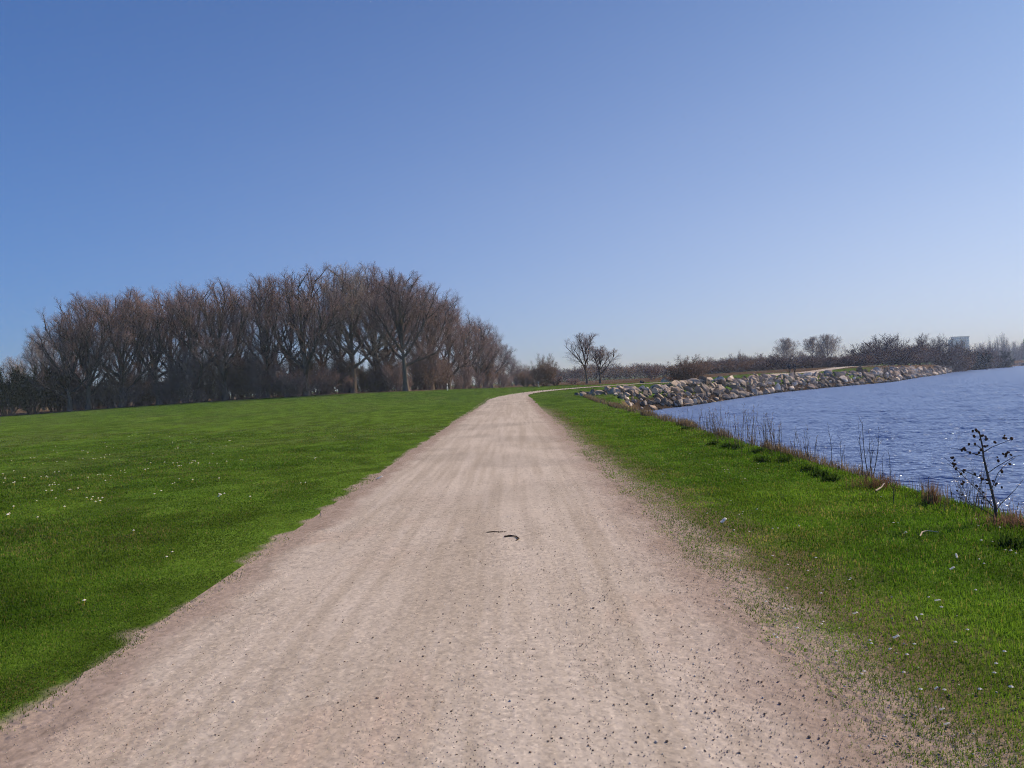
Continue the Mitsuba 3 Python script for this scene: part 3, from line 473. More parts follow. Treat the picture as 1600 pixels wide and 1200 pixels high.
s = 2.6
while s < ss[-1]:
    i = min(np.searchsorted(ss, s, side='right') - 1, len(SH) - 2)
    f = (s - ss[i]) / (ss[i + 1] - ss[i]); p = SH[i] * (1 - f) + SH[i + 1] * f
    tn = unit(SH[i + 1] - SH[i]); nn = np.array([-tn[1], tn[0]])       # towards the land
    far = p[1]
    size = np.interp(far, [70, 85, 150, 380], [.40, .46, .60, .95])
    rows = np.interp(s, [1, 4, 9, 14], [4.6, 5.0, 4.4, 4.1]) * np.interp(far, [115, 150, 200, 300], [1, .75, .5, .4])
    width = np.interp(far, [110, 150, 200], [3.0, 2.2, 1.3])
    m = int(rows) + (rb.random() < rows % 1)
    for k in range(m):
        o = (k + rb.uniform(.05, .95)) / m * width - .25
        q = p + nn * o + tn * rb.uniform(-.5, .5)
        if s < 9: q = p + nn * (o * 1.45 - 1.7) + tn * rb.uniform(-.5, .5)
        a = size * (.42 + 1.3 * rb.random() ** 1.7) * (1.1 if k == m - 1 else 1)
        rocks.append((q[0], q[1], a, math.atan2(tn[1], tn[0]) + rb.normal(-.3, .55), rb.normal(22, 18), rb.normal(12, 22), int(rb.integers(12)), int(rb.choice(5, p=[.25, .25, .17, .2, .13]))))
    s += size * 1.3 * rb.uniform(.75, 1.2)
for _ in range(46):
    x, y = rb.uniform(7.2, 11.6), rb.uniform(64.5, 71.5)
    if -.3 < shore_dist(np.array([x]), np.array([y]))[0] < 2.6 and x > 6.6 + (71.5 - y) * .28:
        rocks.append((x, y, .22 + .24 * rb.random(), rb.uniform(0, 6.28), rb.normal(15, 15), rb.normal(8, 20), int(rb.integers(12)), int(rb.choice(5))))
RX = np.array([q[0] for q in rocks]); RY = np.array([q[1] for q in rocks])
RZ = np.maximum(height(RX, RY), WATER - .12)
vis = np.argsort([-q[2] / math.hypot(q[0], q[1]) for q in rocks]); own = set(vis[:290].tolist())
rest = {k: [] for k in range(5)}
for i, (x, y, a, rz, ry, rx, pm, col) in enumerate(rocks):
    m = T().translate([float(x), float(y), float(RZ[i] + a * .24)]).rotate([0, 0, 1], math.degrees(rz)).rotate([0, 1, 0], float(ry)).rotate([1, 0, 0], float(rx)).scale(float(a))
    if i in own:
        k = numbered('boulder'); scene[k] = {**BOULD[pm], 'bsdf': ref('mat_stone_%d' % col), 'to_world': m}
        sec = 0 if y < 80 else 1 if y < 112 else 2
        say(k, ('rounded grey boulder heaped at the near end of the lake embankment', 'rounded grey boulder on the middle stretch of the lake embankment', 'grey boulder on the far stretch of the lake embankment')[sec], 'boulder', ('boulders at the near end of the embankment', 'boulders on the middle of the embankment', 'boulders on the far embankment')[sec])
    else: rest[col].append((pm, np.array(m.matrix)))
for col, L in rest.items():
    if not L: continue
    parts = []
    for pm, M in L:
        v, f = BLOW[pm]
        parts.append((v @ M[:3, :3].T + M[:3, 3], f))
    scene['boulder_rubble__%03d' % (col + 1)] = mikit.ply(join(parts), 'mat_stone_%d' % col, smooth=False)
say('boulder_rubble', 'small distant boulders lining the far shore', 'boulders', kind='stuff')
# smaller stones wedged between the boulders
def cobbles(seed, n):
    r_ = np.random.default_rng(seed); parts = []
    base = trimesh.creation.icosphere(subdivisions=1)
    for _ in range(n):
        q = r_.uniform(0, 95); i = min(np.searchsorted(ss, q, side='right') - 1, len(SH) - 2); f = (q - ss[i]) / (ss[i + 1] - ss[i])
        tn = unit(SH[i + 1] - SH[i]); p = SH[i] * (1 - f) + SH[i + 1] * f + np.array([-tn[1], tn[0]]) * r_.uniform(-.4, 3.0)
        v = base.vertices * (1 + .35 * (r_.random((len(base.vertices), 1)) - .5)) * r_.uniform(.14, .32) * np.array([1, .8, .65])
        parts.append((v + np.array([p[0], p[1], max(hz(*p), WATER) + .08]), base.faces))
    return join(parts)
scene['cobbles'] = mikit.ply(cobbles(4, 200), 'mat_stone_3', smooth=False)
say('cobbles', 'small stones wedged between the boulders', 'stones', kind='stuff')
def single(name, mesh, mat, label, cat, tw, group=None, smooth=38):
    k = numbered(name); scene[k] = mikit.ply(mesh, mat, smooth=smooth, to_world=tw); say(k, label, cat, group); return k
single('dark_boulder', boulder_mesh(301), 'mat_dark', 'low dark boulder in the grass beyond the path, left of the small bush', 'boulder', T().translate([17.1, 106, hz(17.1, 106) + .15]).scale([.36, .4, .5]))
slab = manifold3d.Manifold.hull_points(np.array([(-.75, -.35, -.1), (.75, -.35, -.1), (-.7, .4, -.1), (.75, .4, -.1), (-.25, -.3, .62), (.1, -.25, .85), (.0, .3, .8), (.3, .25, .62), (-.5, .25, .4)]))
single('standing_slab', slab, 'mat_stone_4', 'angular pale-faced slab of rock standing in the grass beyond the path', 'boulder', T().translate([19.8, 104, hz(19.8, 104)]).rotate([0, 0, 1], 12).scale(.8), smooth=False)

# ---------------------------------------------------------------- posts, walkers, tower
def post(x, y, h, label):
    k = numbered('white_post'); z = hz(x, y)
    m = trimesh.creation.cylinder(radius=.085, height=h, sections=14); m.apply_translation([0, 0, h / 2 - .05])
    cap = trimesh.creation.cone(radius=.088, height=.07, sections=14); cap.apply_translation([0, 0, h - .052])
    ring = trimesh.creation.cylinder(radius=.089, height=.14, sections=14); ring.apply_translation([0, 0, h * .72])
    for n, mm, mt in (('shaft', m, 'mat_paint'), ('cap', cap, 'mat_paint'), ('band', ring, 'mat_dark')): scene[k + '__' + n] = mikit.ply(mm, mt, smooth=35, to_world=T().translate([x, y, z]))
    say(k, label, 'post')
post(-9.05, 112.4, 1.0, 'short white post in front of the dark wood'); post(3.84, 117, .75, 'small white post among the low bushes at the path bend')

def body(bones, ln=.03):
    S = lambda p, r: manifold3d.Manifold.sphere(r, 14).translate(list(p))
    m = manifold3d.Manifold()
    for (a, ra), (b, rb_) in bones: m += manifold3d.Manifold.batch_hull([S(a, ra), S(b, rb_)])
    mm = m.refine_to_length(ln).to_mesh(); t = trimesh.Trimesh(mm.vert_properties[:, :3], mm.tri_verts)
    trimesh.smoothing.filter_taubin(t, iterations=6); return t
def person(x, y, rot, coat, label):
    k = numbered('person'); z = hz(x, y) + .03; tw = place(x, y, z, rot)
    hipL, hipR = (-.1, 0, .9), (.1, 0, .9)
    legs = [((hipL, .1), ((-.1, .10, .5), .065)), (((-.1, .10, .5), .065), ((-.1, .18, .09), .045)), (((-.1, .18, .05), .045), ((-.1, .33, .04), .04)),
            ((hipR, .1), ((.1, .03, .5), .065)), (((.1, .03, .5), .065), ((.1, -.2, .12), .045)), (((.1, -.2, .07), .045), ((.1, -.08, .04), .04)), ((hipL, .11), (hipR, .11))]
    coatb = [(((-.1, 0, .88), .125), ((.1, 0, .88), .125)), (((0, 0, .9), .16), ((0, -.01, 1.2), .15)), (((-.15, 0, 1.36), .085), ((.15, 0, 1.36), .085)), (((0, 0, 1.15), .16), ((0, 0, 1.38), .1)),
             (((-.19, 0, 1.37), .07), ((-.25, -.08, 1.1), .055)), (((-.25, -.08, 1.1), .055), ((-.22, .06, .88), .042)), (((.19, 0, 1.37), .07), ((.25, .03, 1.1), .055)), (((.25, .03, 1.1), .055), ((.22, .2, .92), .042))]
    head = [(((0, 0, 1.42), .055), ((0, .01, 1.52), .055)), (((0, .02, 1.58), .088), ((0, .01, 1.66), .095)), (((0, .1, 1.6), .02), ((0, .08, 1.63), .02))]
    for sx in (-1, 1):
        for q in range(4): head.append((((sx * .222 + (q - 1.5) * .004, (.06, .2)[sx > 0], (.88, .92)[sx > 0]), .02), ((sx * .22 + (q - 1.5) * .018, (.075, .215)[sx > 0], (.74, .78)[sx > 0] + .012 * abs(q - 1.2)), .010)))
        head.append((((sx * .22, (.07, .21)[sx > 0], .88), .014), ((sx * .19, (.12, .26)[sx > 0], .80), .010)))
    hair = [(((0, -.02, 1.66), .1), ((0, -.03, 1.58), .09))]
    scene[k + '__skin'] = mikit.ply(body(head, .012), 'mat_skin', smooth=True, to_world=tw)
    scene[k + '__trousers'] = mikit.ply(body(legs), 'mat_trousers', smooth=True, to_world=tw)
    scene[k + '__coat'] = mikit.ply(body(coatb), coat, smooth=True, to_world=tw)
    scene[k + '__hair'] = mikit.ply(body(hair), 'mat_dark', smooth=True, to_world=tw)
    say(k, label, 'person')
person(44.8, 129.6, -.5, 'mat_coat', 'left one of two people in dark coats walking on the lakeside path')
person(45.5, 129.3, -.6, 'mat_coat_b', 'right one of two people in dark coats walking on the lakeside path')

def bx(x0, x1, y0, y1, z0, z1):
    b = trimesh.creation.box([x1 - x0, y1 - y0, z1 - z0]); b.apply_translation([(x0 + x1) / 2, (y0 + y1) / 2, (z0 + z1) / 2]); return b
tw = T().translate([588.0, 1050, 0])
k = 'tower_block'
scene[k + '__wall'] = mikit.ply(trimesh.util.concatenate([bx(-6, 11, 0, 12, -2, 34.5), bx(-10, -6.1, 1, 12, -2, 31)]), 'mat_tower', to_world=tw)
scene[k + '__roof'] = mikit.ply(trimesh.util.concatenate([bx(-6.5, 11.5, -.5, 12.5, 34.55, 35.5), bx(-10, -6.6, .5, 12, 31.05, 32)]), 'mat_roof', to_world=tw)
for fl in range(9):
    for c_ in range(5):
        kk = numbered(k + '__window'); scene[kk] = mikit.ply(bx(-5 + c_ * 3.2, -2.6 + c_ * 3.2, -.15, .1, 4 + fl * 3.5, 6 + fl * 3.5), 'mat_glass', to_world=tw)
say(k, 'pale blue-grey tower block rising behind the thicket on the far right', 'building')

# ---------------------------------------------------------------- grass blades
def blades(seed, X, Y, hgt, wid, col, dens_jit=.35, lean=.55):
    r_ = np.random.default_rng(seed); n = len(X)
    Z = height(X, Y) - .004
    az = r_.uniform(0, 2 * np.pi, n); la = r_.uniform(0, 2 * np.pi, n); le = np.abs(r_.normal(0, lean, n))
    side = np.stack([np.cos(az), np.sin(az), np.zeros(n)], -1) * (wid * .5)[:, None]
    tip = np.stack([np.cos(la) * np.sin(le), np.sin(la) * np.sin(le), np.cos(le)], -1) * hgt[:, None]
    b = np.stack([X, Y, Z], -1); mid = b + tip * .55 * np.array([.7, .7, 1.12])
    V = np.stack([b - side, b + side, mid + side * .75, mid - side * .75, b + tip], 1)
    F = np.array([(0, 1, 2), (0, 2, 3), (3, 2, 4)])
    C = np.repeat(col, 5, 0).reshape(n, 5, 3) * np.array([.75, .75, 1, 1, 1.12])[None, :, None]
    return V.reshape(-1, 3), (F[None] + 5 * np.arange(n)[:, None, None]).reshape(-1, 3), C.reshape(-1, 3)
def grass_cols(r_, X, Y):
    t = sm(.25, .75, n2(X, Y, .5, 21))[:, None]; s = sm(.2, .8, n2(X, Y, 2.2, 22))[:, None]; j = r_.uniform(.65, 1.35, (len(X), 1))
    c = np.array([.070, .150, .018]) * (1 - t) + np.array([.112, .200, .028]) * t
    c = np.where(r_.random((len(X), 1)) < .06 + .26 * sm(.5, .8, n2(X, Y, .9, 27))[:, None], np.array([.24, .22, .10]), c)
    return c * j * (.72 + .52 * s)
rg = np.random.default_rng(3)
def scatter(n, x0, x1, ya, yb, power):
    u_ = rg.random(n); Y = (ya ** (1 - power) + u_ * (yb ** (1 - power) - ya ** (1 - power))) ** (1 / (1 - power))
    return rg.random(n), Y
# left lawn
f_, Y = scatter(330000, 0, 1, 3.2, 46, 1.45)
lim = np.minimum(-2.5 - 0.0 * Y, 0); xl = -(0.70 * Y + 1.2); X = xl + f_ * (-2.22 - xl)
edge = -2.36 + .46 * (n2(X * 0, Y, .55, 41) - .5) + .40 * (n2(X * 0 + 3, Y, 2.4, 42) - .5)
ok = (X < edge) & (rg.random(len(X)) < .04 + .96 * sm(0, .55, edge - X) ** 1.3) & (rg.random(len(X)) < sm(46, 20, Y)); X, Y = X[ok], Y[ok]
D = np.hypot(X, Y); near = sm(1.6, .2, -2.6 - X)
H_ = (.026 + .016 * n2(X, Y, .8, 5)) * rg.uniform(.6, 1.3, len(X)) * (1 - .45 * near); W_ = .0046 * np.maximum(D / 5, .8) ** .8
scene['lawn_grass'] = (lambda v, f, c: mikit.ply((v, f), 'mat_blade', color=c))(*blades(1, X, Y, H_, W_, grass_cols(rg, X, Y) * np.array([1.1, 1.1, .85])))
say('lawn_grass', 'short green grass of the open meadow left of the path', 'grass', kind='stuff')
# right verge
f_, Y = scatter(290000, 0, 1, 2.6, 50, 1.45); X = .95 + f_ * 4.65
patch = n2(X, Y, 1.3, 61) * .6 + n2(X, Y, 5, 62) * .4
prob = sm(-.35, .55, X - 1.30 + 1.9 * (patch - .5)) * sm(5.45, 5.1, X + .3 * (n2(X * 0, Y, 1.1, 63) - .5))
ok = (rg.random(len(X)) < prob ** 1.3) & (rg.random(len(X)) < sm(50, 22, Y)); X, Y = X[ok], Y[ok]
D = np.hypot(X, Y)
H_ = (.026 + .022 * n2(X, Y, .8, 6)) * rg.uniform(.6, 1.35, len(X)) * (.5 + .5 * sm(1.6, 2.8, X)) * (1 + .8 * sm(4.3, 5.0, X)); W_ = .0046 * np.maximum(D / 5, .8) ** .8
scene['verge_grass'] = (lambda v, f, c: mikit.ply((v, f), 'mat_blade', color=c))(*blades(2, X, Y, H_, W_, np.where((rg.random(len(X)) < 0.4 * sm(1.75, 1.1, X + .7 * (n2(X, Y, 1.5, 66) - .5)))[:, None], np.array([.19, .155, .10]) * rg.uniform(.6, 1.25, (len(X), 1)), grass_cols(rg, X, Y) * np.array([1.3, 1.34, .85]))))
say('verge_grass', 'green grass verge between the path and the lake', 'grass', kind='stuff')
# dry grass along the bank
f_, Y = scatter(30000, 0, 1, 6.0, 70, 1.2); X = np.interp(Y, [0, 22, 50, 70], [4.75, 5.05, 5.5, 6.0]) + .12 + np.abs(rg.normal(0, .26, len(Y)))
ok = rg.random(len(X)) < sm(.50, .70, n2(X * 0, Y, .45, 71)) * .7 + .05; X, Y = X[ok], Y[ok]; D = np.hypot(X, Y)
C_ = (np.array([.22, .175, .11]) + rg.uniform(-.05, .07, (len(X), 1))) * rg.uniform(.5, 1.2, (len(X), 1))
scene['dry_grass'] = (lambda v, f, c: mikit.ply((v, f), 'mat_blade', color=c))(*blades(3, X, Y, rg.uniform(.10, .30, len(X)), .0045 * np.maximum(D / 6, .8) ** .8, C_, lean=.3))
say('dry_grass', 'brown dead grass fringing the lake bank', 'grass', kind='stuff')

# ---------------------------------------------------------------- pebbles
def pebbles():
    r_ = np.random.default_rng(12); base = trimesh.creation.icosphere(subdivisions=1); V, F, C = [], [], []
    n = 2600; Y = 2.8 * (14 / 2.8) ** (r_.random(n) ** 1.25); X = r_.uniform(-2.5, 2.5, n) + .35 * r_.random(n)
    keep = r_.random(n) < .35 + .65 * sm(-2, 1.4, X); X, Y = X[keep], Y[keep]
    z = height(X, Y)
    for i in range(len(X)):
        s_ = r_.uniform(.0028, .0065) * (1.4 if r_.random() < .05 else 1)
        v = base.vertices * (1 + .3 * (r_.random((len(base.vertices), 1)) - .5)) * s_ * np.array([1, .8, .65])
        a = r_.uniform(0, 6.28); v = np.stack([v[:, 0] * math.cos(a) - v[:, 1] * math.sin(a), v[:, 0] * math.sin(a) + v[:, 1] * math.cos(a), v[:, 2]], -1)
        cr = .020 * max(0, 1 - ((X[i] + .45) / 2.1) ** 2)
        V.append(v + np.array([X[i], Y[i], z[i] + cr + .006 + s_ * .35])); F.append(base.faces + i * len(v))
        u_ = r_.random(); light = .62 if X[i] > 1.3 else .4
        c_ = np.array([.66, .63, .58]) if u_ < light * .55 else np.array([.15, .13, .115]) if u_ < .60 else np.array([.28, .22, .18])
        C.append(np.tile(c_ * r_.uniform(.7, 1.2), (len(v), 1)))
    return np.vstack(V), np.vstack(F), np.vstack(C)
def grains():
    r_ = np.random.default_rng(14); n = 26000; Y = 2.6 * (13 / 2.6) ** (r_.random(n) ** 1.15); X = -2.5 + 4.6 * r_.random(n)
    k = r_.random(n) < .25 + .75 * sm(.42, .62, n2(X, Y * .35, 2.2, 15)) ; X, Y = X[k], Y[k]; n = len(X)
    base = np.array([(1, 0, 0), (-1, 0, 0), (0, 1, 0), (0, -1, 0), (0, 0, 1), (0, 0, -1)], float); F = np.array([(0, 2, 4), (2, 1, 4), (1, 3, 4), (3, 0, 4), (2, 0, 5), (1, 2, 5), (3, 1, 5), (0, 3, 5)])
    s_ = r_.uniform(.0022, .0048, n); a = r_.uniform(0, 6.28, n)
    q = base[None] * (s_[:, None] * r_.uniform(.7, 1.2, (n, 6)))[..., None] * np.array([1.1, .9, .7])
    V = np.stack([q[..., 0] * np.cos(a)[:, None] - q[..., 1] * np.sin(a)[:, None], q[..., 0] * np.sin(a)[:, None] + q[..., 1] * np.cos(a)[:, None], q[..., 2]], -1)
    z = height(X, Y) + .006 + .020 * np.maximum(0, 1 - ((X + .45) / 2.1) ** 2) + s_ * .2
    V = V + np.stack([X, Y, z], -1)[:, None]
    C = np.array([.40, .355, .32]) * r_.choice([.45, .65, .85, 1.05, 1.35], (n, 1), p=[.14, .22, .24, .24, .16]) * r_.uniform(.9, 1.1, (n, 3))
    return V.reshape(-1, 3), (F[None] + 6 * np.arange(n)[:, None, None]).reshape(-1, 3), np.repeat(C, 6, 0)
v, f, c_ = (lambda a, b: (np.vstack([a[0], b[0]]), np.vstack([a[1], b[1] + len(a[0])]), np.vstack([a[2], b[2]])))(pebbles(), grains()); scene['pebbles'] = mikit.ply((v, f), 'mat_vertex', color=c_)
say('pebbles', 'loose dark and pale pebbles scattered over the gravel path', 'pebbles', kind='stuff')

# ---------------------------------------------------------------- daisies, scraps, sticks
def daisy(heads, seed):
    r_ = np.random.default_rng(seed); P, Y_ = [], []
    for h in range(heads):
        ox, oy = (0, 0) if h == 0 else r_.normal(0, .035, 2)
        z = r_.uniform(.036, .046); rr = r_.uniform(.012, .017)
        a = np.arange(12) * np.pi / 6
        ring = np.stack([np.cos(a) * rr * np.where(np.arange(12) % 2, .72, 1), np.sin(a) * rr * np.where(np.arange(12) % 2, .72, 1), np.full(12, -.004)], -1)
        top = np.vstack([ring, [[0, 0, .006]], [[0, 0, -.006]]]) + np.array([ox, oy, z])
        f_ = [(i, (i + 1) % 12, 12) for i in range(12)] + [((i + 1) % 12, i, 13) for i in range(12)]
        P.append((top, np.array(f_)))
        dsk = trimesh.creation.icosphere(subdivisions=1, radius=1); vv = dsk.vertices * np.array([.16, .16, .2]) * rr + np.array([ox, oy, z + .005]); Y_.append((vv, dsk.faces))
        stem = tubes(np.array([[(ox * .6, oy * .6, -.01), (ox, oy, z - .002)]]), np.array([[.0012, .001]]), 4); Y_.append(stem)
    return join(P), join(Y_)
DP = [tuple(mikit.ply(m, k) for m, k in zip(daisy(h, 70 + h), ('mat_white', 'mat_yellow'))) for h in (1, 1, 2, 3, 5)]
rd = np.random.default_rng(8)
DAISY = DAISY + [(x + rd.normal(0, .5), y + rd.normal(0, .9)) for x, y in DAISY[:46]]
DAISY = [q for q in DAISY if q[0] < -2.85]
DAISY_R = DAISY_R + [(x + rd.uniform(0, .7), y + rd.normal(0, .5)) for x, y in DAISY_R[:40]]
for L, lab, g in ((DAISY, 'small white daisy in the meadow left of the path', 'daisies in the left meadow'), (DAISY_R, 'small white daisy in the verge between path and lake', 'daisies in the right verge')):
    for x, y in L:
        k = numbered('daisy'); p = DP[int(rd.choice(5, p=[.4, .3, .2, .1, 0]) if L is DAISY else rd.choice(5, p=[.5, .3, .2, 0, 0]))]
        if y < 11 and L is DAISY: p = DP[0]
        sc = rd.uniform(.9, 1.3) * (.72 if L is not DAISY else .95 if y < 11 else 1.25)
        tw = place(x, y, hz(x, y), rd.uniform(0, 6), sc, sc)
        for n, d_ in zip(('petals', 'middle'), p): scene[k + '__' + n] = {**d_, 'to_world': tw}
        say(k, lab, 'daisy', g)
def scrap(seed, l, w, h):
    r_ = np.random.default_rng(seed); m = trimesh.creation.icosphere(subdivisions=2); v = m.vertices * np.array([l, w, h]) * .5
    v[:, 2] += .5 * h * np.sin(v[:, 0] / l * 5) ; v *= 1 + .25 * (meshkit.fbm(m.vertices * 2 + seed, 2, seed)[:, None] - .5); return trimesh.Trimesh(v, m.faces)
SL = [('white crumpled scrap on the worn grass edge right of the path', .085, .05, .03, .3), ('white elongated scrap in the verge below the pale curved stick', .05, .018, .012, .1), ('upright white scrap nearest the sapling side of the verge', .045, .016, .02, 1.3),
      ('small white scrap in the dark grass patch right of the path', .035, .012, .01, -.7), ('long white scrap lying slantwise in the middle of the verge', .045, .011, .01, -.9), ('short white scrap in the verge, pointing away from the camera', .042, .010, .01, 1.4),
      ('curved white scrap in the worn verge', .04, .02, .014, -.5), ('white scrap at the worn edge near the bottom right', .022, .010, .008, .1), ('small white scrap in a bare patch at lower right', .024, .009, .008, -.6), ('white scrap lowest in the right verge', .026, .009, .008, -.5),
      ('white elongated scrap at the left edge of the path', .12, .035, .03, .15), ('white pebble-like scrap alone on the path surface', .030, .018, .012, .1), ('bright white scrap in the left meadow near the path', .06, .05, .03, .2)]
for i, ((x, y), (lab, l, w, h, a)) in enumerate(zip(SCRAP, SL)):
    base = .014 if i == 11 else .03 if i in (0, 10, 12) else .035
    single('white_scrap', scrap(40 + i, l, w, h), 'mat_white', lab, 'scrap', place(x, y, hz(x, y) + base, a), smooth=True)
def stick(pts, r, mat, label, name='twig'):
    P = np.array(pts, float); P[:, 2] += [hz(a, b) for a, b in P[:, :2]]
    n = len(P); m = tubes(P[None], (r * np.linspace(1, .6, n) * np.array([1, 1.15, .9, 1.1, .95, 1, 1, 1])[:n])[None], 6)
    scene[name] = mikit.ply(m, mat, smooth=True); say(name, label, 'stick')
stick([(-.34, 8.50, .032), (-.27, 8.515, .034), (-.2, 8.49, .033), (-.13, 8.48, .032)], .0055, 'mat_stick', 'straight thin brown twig lying across the middle of the path', 'twig')
stick([(-.15, 8.22, .033), (-.09, 8.24, .035), (-.03, 8.2, .034), (0.0, 8.08, .033), (-.03, 8.0, .032)], .0085, 'mat_stick', 'bent dark twig on the path, nearer of the two', 'twig_001')
stick([(3.66, 7.34, .03), (3.72, 7.42, .05), (3.79, 7.46, .055), (3.88, 7.44, .04)], .007, 'mat_palestick', 'pale curved stick lying in the verge grass near the sapling', 'pale_stick')
stick([(4.46, 10.0, .05), (4.53, 10.05, .07), (4.58, 10.1, .08), (4.64, 10.15, .12)], .012, 'mat_palestick', 'pale stick lying at the bank edge beside the brown tufts', 'pale_stick_001')

# ---------------------------------------------------------------- sapling with cones
def S_(x, z, y=0.0): return ((x - 825) / 6.0 * 7.9 / 1256, y, (1050 - z) / 6.0 * 7.9 / 1256)
rs = np.random.default_rng(6)
BR = {'stem': [(828, 1075), (825, 1050), (815, 930), (800, 760), (770, 590), (745, 450), (735, 340), (715, 200), (668, 172)]}
BRS = [[(830, 950), (900, 890), (1000, 825), (1100, 755), (1180, 690)], [(806, 915), (720, 820), (620, 730), (500, 620), (400, 530), (290, 460)], [(822, 1010), (740, 940), (640, 880), (560, 830), (490, 760)], [(782, 665), (690, 625), (630, 590), (560, 560), (500, 510), (440, 440)],
       [(800, 740), (850, 670), (900, 600), (1000, 520), (1100, 470)], [(770, 592), (830, 530), (890, 480), (950, 430), (990, 420)], [(738, 395), (800, 345), (860, 315), (960, 268)], [(742, 435), (660, 405), (590, 370), (505, 360)], [(734, 372), (680, 330), (612, 318)], [(795, 870), (720, 835), (718, 800)], [(800, 745), (730, 740), (690, 720)]]
tw = place(4.69, 7.9, hz(4.69, 7.9) + .02)
k = 'sapling'
P = np.array([S_(*q, y=.01 * rs.normal()) for q in BR['stem']]); scene[k + '__stem'] = mikit.ply(tubes(P[None], (.0135 * np.linspace(1.25, .35, len(P)))[None], 8), 'mat_stem', smooth=True, to_world=tw)
for L in BRS:
    kk = numbered(k + '__branch'); dy = rs.uniform(-.25, .25)
    P = np.array([S_(*q, y=dy * i / len(L)) for i, q in enumerate(L)]); scene[kk] = mikit.ply(tubes(P[None], (.0052 * np.linspace(1, .35, len(P)))[None], 6), 'mat_stem', smooth=True, to_world=tw)
def cone_mesh(seed):
    r_ = np.random.default_rng(seed); m = trimesh.creation.icosphere(subdivisions=2); v = m.vertices.copy()
    az = np.arctan2(v[:, 1], v[:, 0]); v *= (1 + .16 * np.sin(az * 6 + v[:, 2] * 9) * np.cos(v[:, 2] * 11))[:, None]
    return trimesh.Trimesh(v * np.array([.72, .72, 1]), m.faces)
CM = [mikit.ply(cone_mesh(i), 'mat_cone', smooth=True) for i in range(3)]
for i, (cx, cz) in enumerate([(630, 190), (655, 175), (685, 190), (700, 205), (680, 245), (710, 235), (740, 245), (742, 270), (690, 272), (650, 312), (625, 318), (700, 368), (712, 400), (530, 365), (545, 350), (585, 368), (632, 398), (655, 410), (780, 345), (795, 338), (832, 303), (930, 245), (955, 275), (985, 275), (935, 268), (435, 430), (455, 435), (440, 455), (460, 490), (470, 520), (485, 500), (460, 535), (520, 570), (545, 550), (555, 560), (530, 590), (545, 665), (540, 688), (555, 688), (497, 750), (500, 780), (632, 590), (675, 608), (705, 640), (725, 648), (755, 655), (790, 650), (805, 665), (770, 690), (830, 690), (850, 715), (870, 725), (685, 715), (690, 740), (700, 765), (905, 585), (918, 582), (1000, 520), (905, 415), (920, 435), (945, 400), (975, 425), (990, 430), (895, 485), (885, 450), (680, 860), (720, 820)]):
    kk = numbered(k + '__cone'); x, y, z = S_(cx, cz, rs.uniform(-.05, .05))
    scene[kk] = {**CM[i % 3], 'to_world': tw @ T().translate([x, y, z]).rotate([0, 1, 0], float(rs.uniform(-80, 80))).rotate([1, 0, 0], float(rs.uniform(-40, 40))).scale(float(rs.uniform(.0100, .0175)))}
say(k, 'leafless sapling carrying dark brown seed cones at the edge of the lake', 'sapling')

# ---------------------------------------------------------------- lakeside shrubs, stalks, tufts, weeds
def shrub(x, y, h, stems, seed, spread, label, r=.007, n2_=5, mat='mat_stem', group=None):
    r_ = np.random.default_rng(seed); az = r_.uniform(0, 6.28, stems); th = np.radians(spread) * r_.uniform(.2, 1, stems)
    base = np.stack([r_.normal(0, .05, stems), r_.normal(0, .05, stems), np.zeros(stems)], -1); d_ = np.stack([np.cos(az) * np.sin(th), np.sin(az) * np.sin(th), np.cos(th)], -1)
    ln = h * r_.uniform(.6, 1.05, stems); L1 = polylines(r_, base, d_, ln, 6, .15, .06)
    k = numbered('lakeside_shrub'); tw = place(x, y, hz(x, y) - .02)
    scene[k + '__stems'] = mikit.ply(tubes(L1, r * np.linspace(1, .3, 6)[None] * np.ones((stems, 1)), 5, True), mat, smooth=True, to_world=tw)
    L2, l2, t2 = spawn(r_, L1, ln, None, n2_, .35, 1, 32, .22, 3, .2, .08)
    scene[k + '__twigs'] = mikit.ply(tubes(L2, np.full((len(L2), 3), r * .32), 3, True), mat, smooth=True, to_world=tw); say(k, label, 'shrub', group)
shrub(5.15, 11.7, 1.12, 5, 21, 20, 'upright leafless shrub with several thin rods beside the lake edge', .008)
shrub(5.10, 12.7, .95, 2, 22, 8, 'pair of thin bare rods left of the upright shrub', .006)
shrub(5.25, 11.3, .75, 2, 23, 16, 'small bare shrub right of the upright shrub', .006)
for i, (x, y, h, n) in enumerate([(4.95, 8.75, .55, 9), (4.85, 8.45, .7, 8), (4.98, 9.0, .5, 7)]): shrub(x, y, h, n, 30 + i, 26, 'faint thin-stemmed shrub at the water just left of the sapling', .0028, 4, 'mat_twig_tan', 'thin-stemmed shrubs left of the sapling')
def stalks(x, y, h, n, seed, label, group):
    r_ = np.random.default_rng(seed); b = np.stack([r_.normal(0, .28, n), r_.normal(0, .4, n), np.full(n, -.1)], -1); d_ = unit(np.stack([r_.normal(0, .14, n), r_.normal(0, .14, n), np.ones(n)], -1))
    ln = h * r_.uniform(.4, 1.1, n); L = polylines(r_, b, d_, ln, 4, 0, .06); hd, _, _ = spawn(r_, L, ln, None, 4, .6, 1, 30, .14, 2, .1, .1)
    k = numbered('dry_stalks'); tw = place(x, y, hz(x, y))
    
    for q in range(n): scene[numbered(k + '__stalk')] = mikit.ply(join([tubes(L[q:q + 1], .0042 * np.ones((1, 4)), 3, True), tubes(hd[4 * q:4 * q + 4], .0045 * np.ones((4, 2)), 3, True)]), 'mat_twig_tan' if (seed + q) % 2 else 'mat_twig_brown', smooth=True, to_world=tw)
    say(k, label, 'dry plant', group)
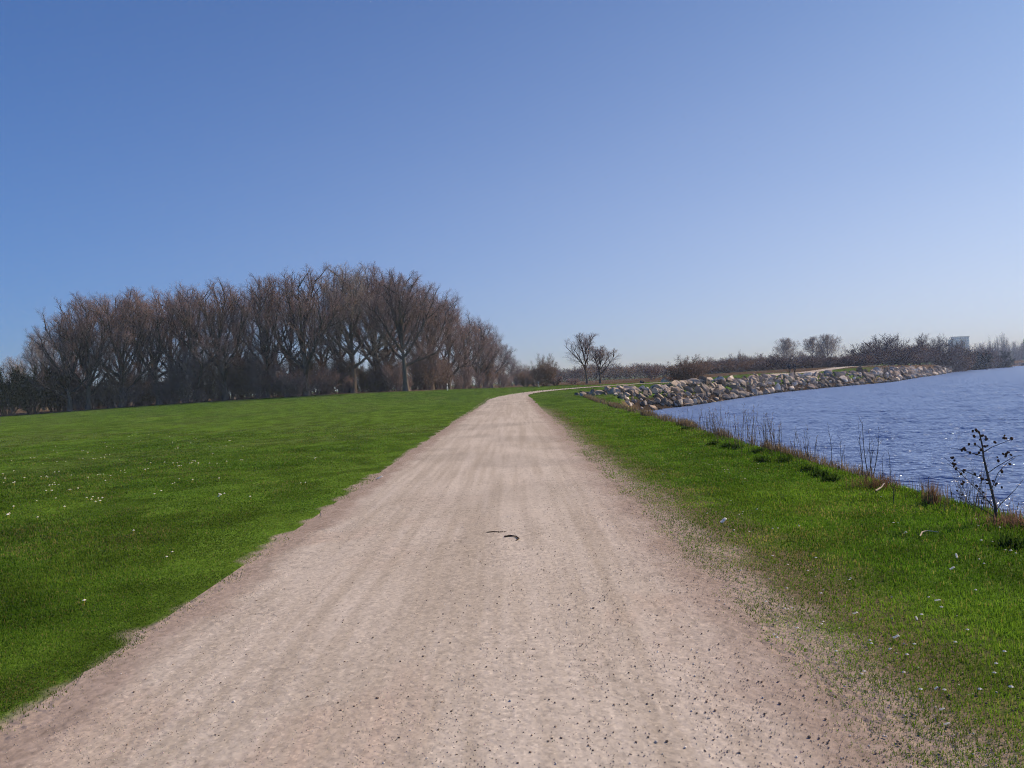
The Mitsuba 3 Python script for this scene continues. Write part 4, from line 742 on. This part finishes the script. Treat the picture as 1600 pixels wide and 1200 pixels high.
for i, (x, y, h, n) in enumerate([(5.15, 20.6, 1.0, 26), (5.15, 19.2, .9, 26), (5.1, 17.4, .95, 28), (5.05, 16.3, .85, 24), (5.05, 15.4, .7, 16), (5.1, 14.5, .55, 10), (5.3, 23, .6, 16), (4.98, 13.6, .5, 8), (4.85, 9.5, .35, 14), (4.8, 8.9, .3, 12), (5.5, 27, .6, 14)]):
    stalks(x, y, h, n, 50 + i, 'clump of thin dead stalks standing on the lake bank', 'dead stalk clumps along the bank')
def tuft(x, y, h, n, col, label, name, seed, lean=.35, spread=.09, group=None, wid=.006):
    r_ = np.random.default_rng(seed); X = x + r_.normal(0, spread, n); Y = y + r_.normal(0, spread, n); C_ = np.array(col) * r_.uniform(.5, 1.4, (n, 1))
    k = numbered(name); v, f, c_ = blades(seed, X, Y, h * r_.uniform(.5, 1.1, n), np.full(n, wid), C_, lean=lean); scene[k] = mikit.ply((v, f), 'mat_blade', color=c_); say(k, label, 'tuft' if 'tuft' in name else 'weed', group)
tuft(4.72, 9.15, .30, 150, (.19, .135, .09), 'tall reddish-brown dry grass tuft left of the sapling', 'dry_tuft', 81, .16, .06)
tuft(4.78, 10.6, .2, 420, (.15, .095, .06), 'low mound of brown dry grass beside the leaning pale stick', 'dry_tuft', 82, .6, .17)
tuft(4.76, 7.75, .16, 420, (.22, .14, .10), 'brown dry grass mound at the foot of the sapling', 'dry_tuft', 83, .6, .12)
for i, (x, y) in enumerate(WEEDS): tuft(x, y, .13, 160, (.045, .09, .015), 'dark green leafy weed at the lake edge of the verge', 'leafy_weed', 90 + i, .8, .06, 'leafy weeds along the verge edge', .02)

# ---------------------------------------------------------------- haze
scene['haze_air'] = {'type': 'homogeneous', 'albedo': {'type': 'rgb', 'value': (.95, .95, .95)}, 'sigma_t': {'type': 'rgb', 'value': (.00030, .00036, .00044)}}
scene['haze'] = {'type': 'cube', 'to_world': T().translate([0, 1240, 20.5]).scale([2750, 1420, 26.5]), 'bsdf': {'type': 'null'}, 'interior': ref('haze_air')}
say('haze', 'thin pale air haze over the far shore', kind='stuff')
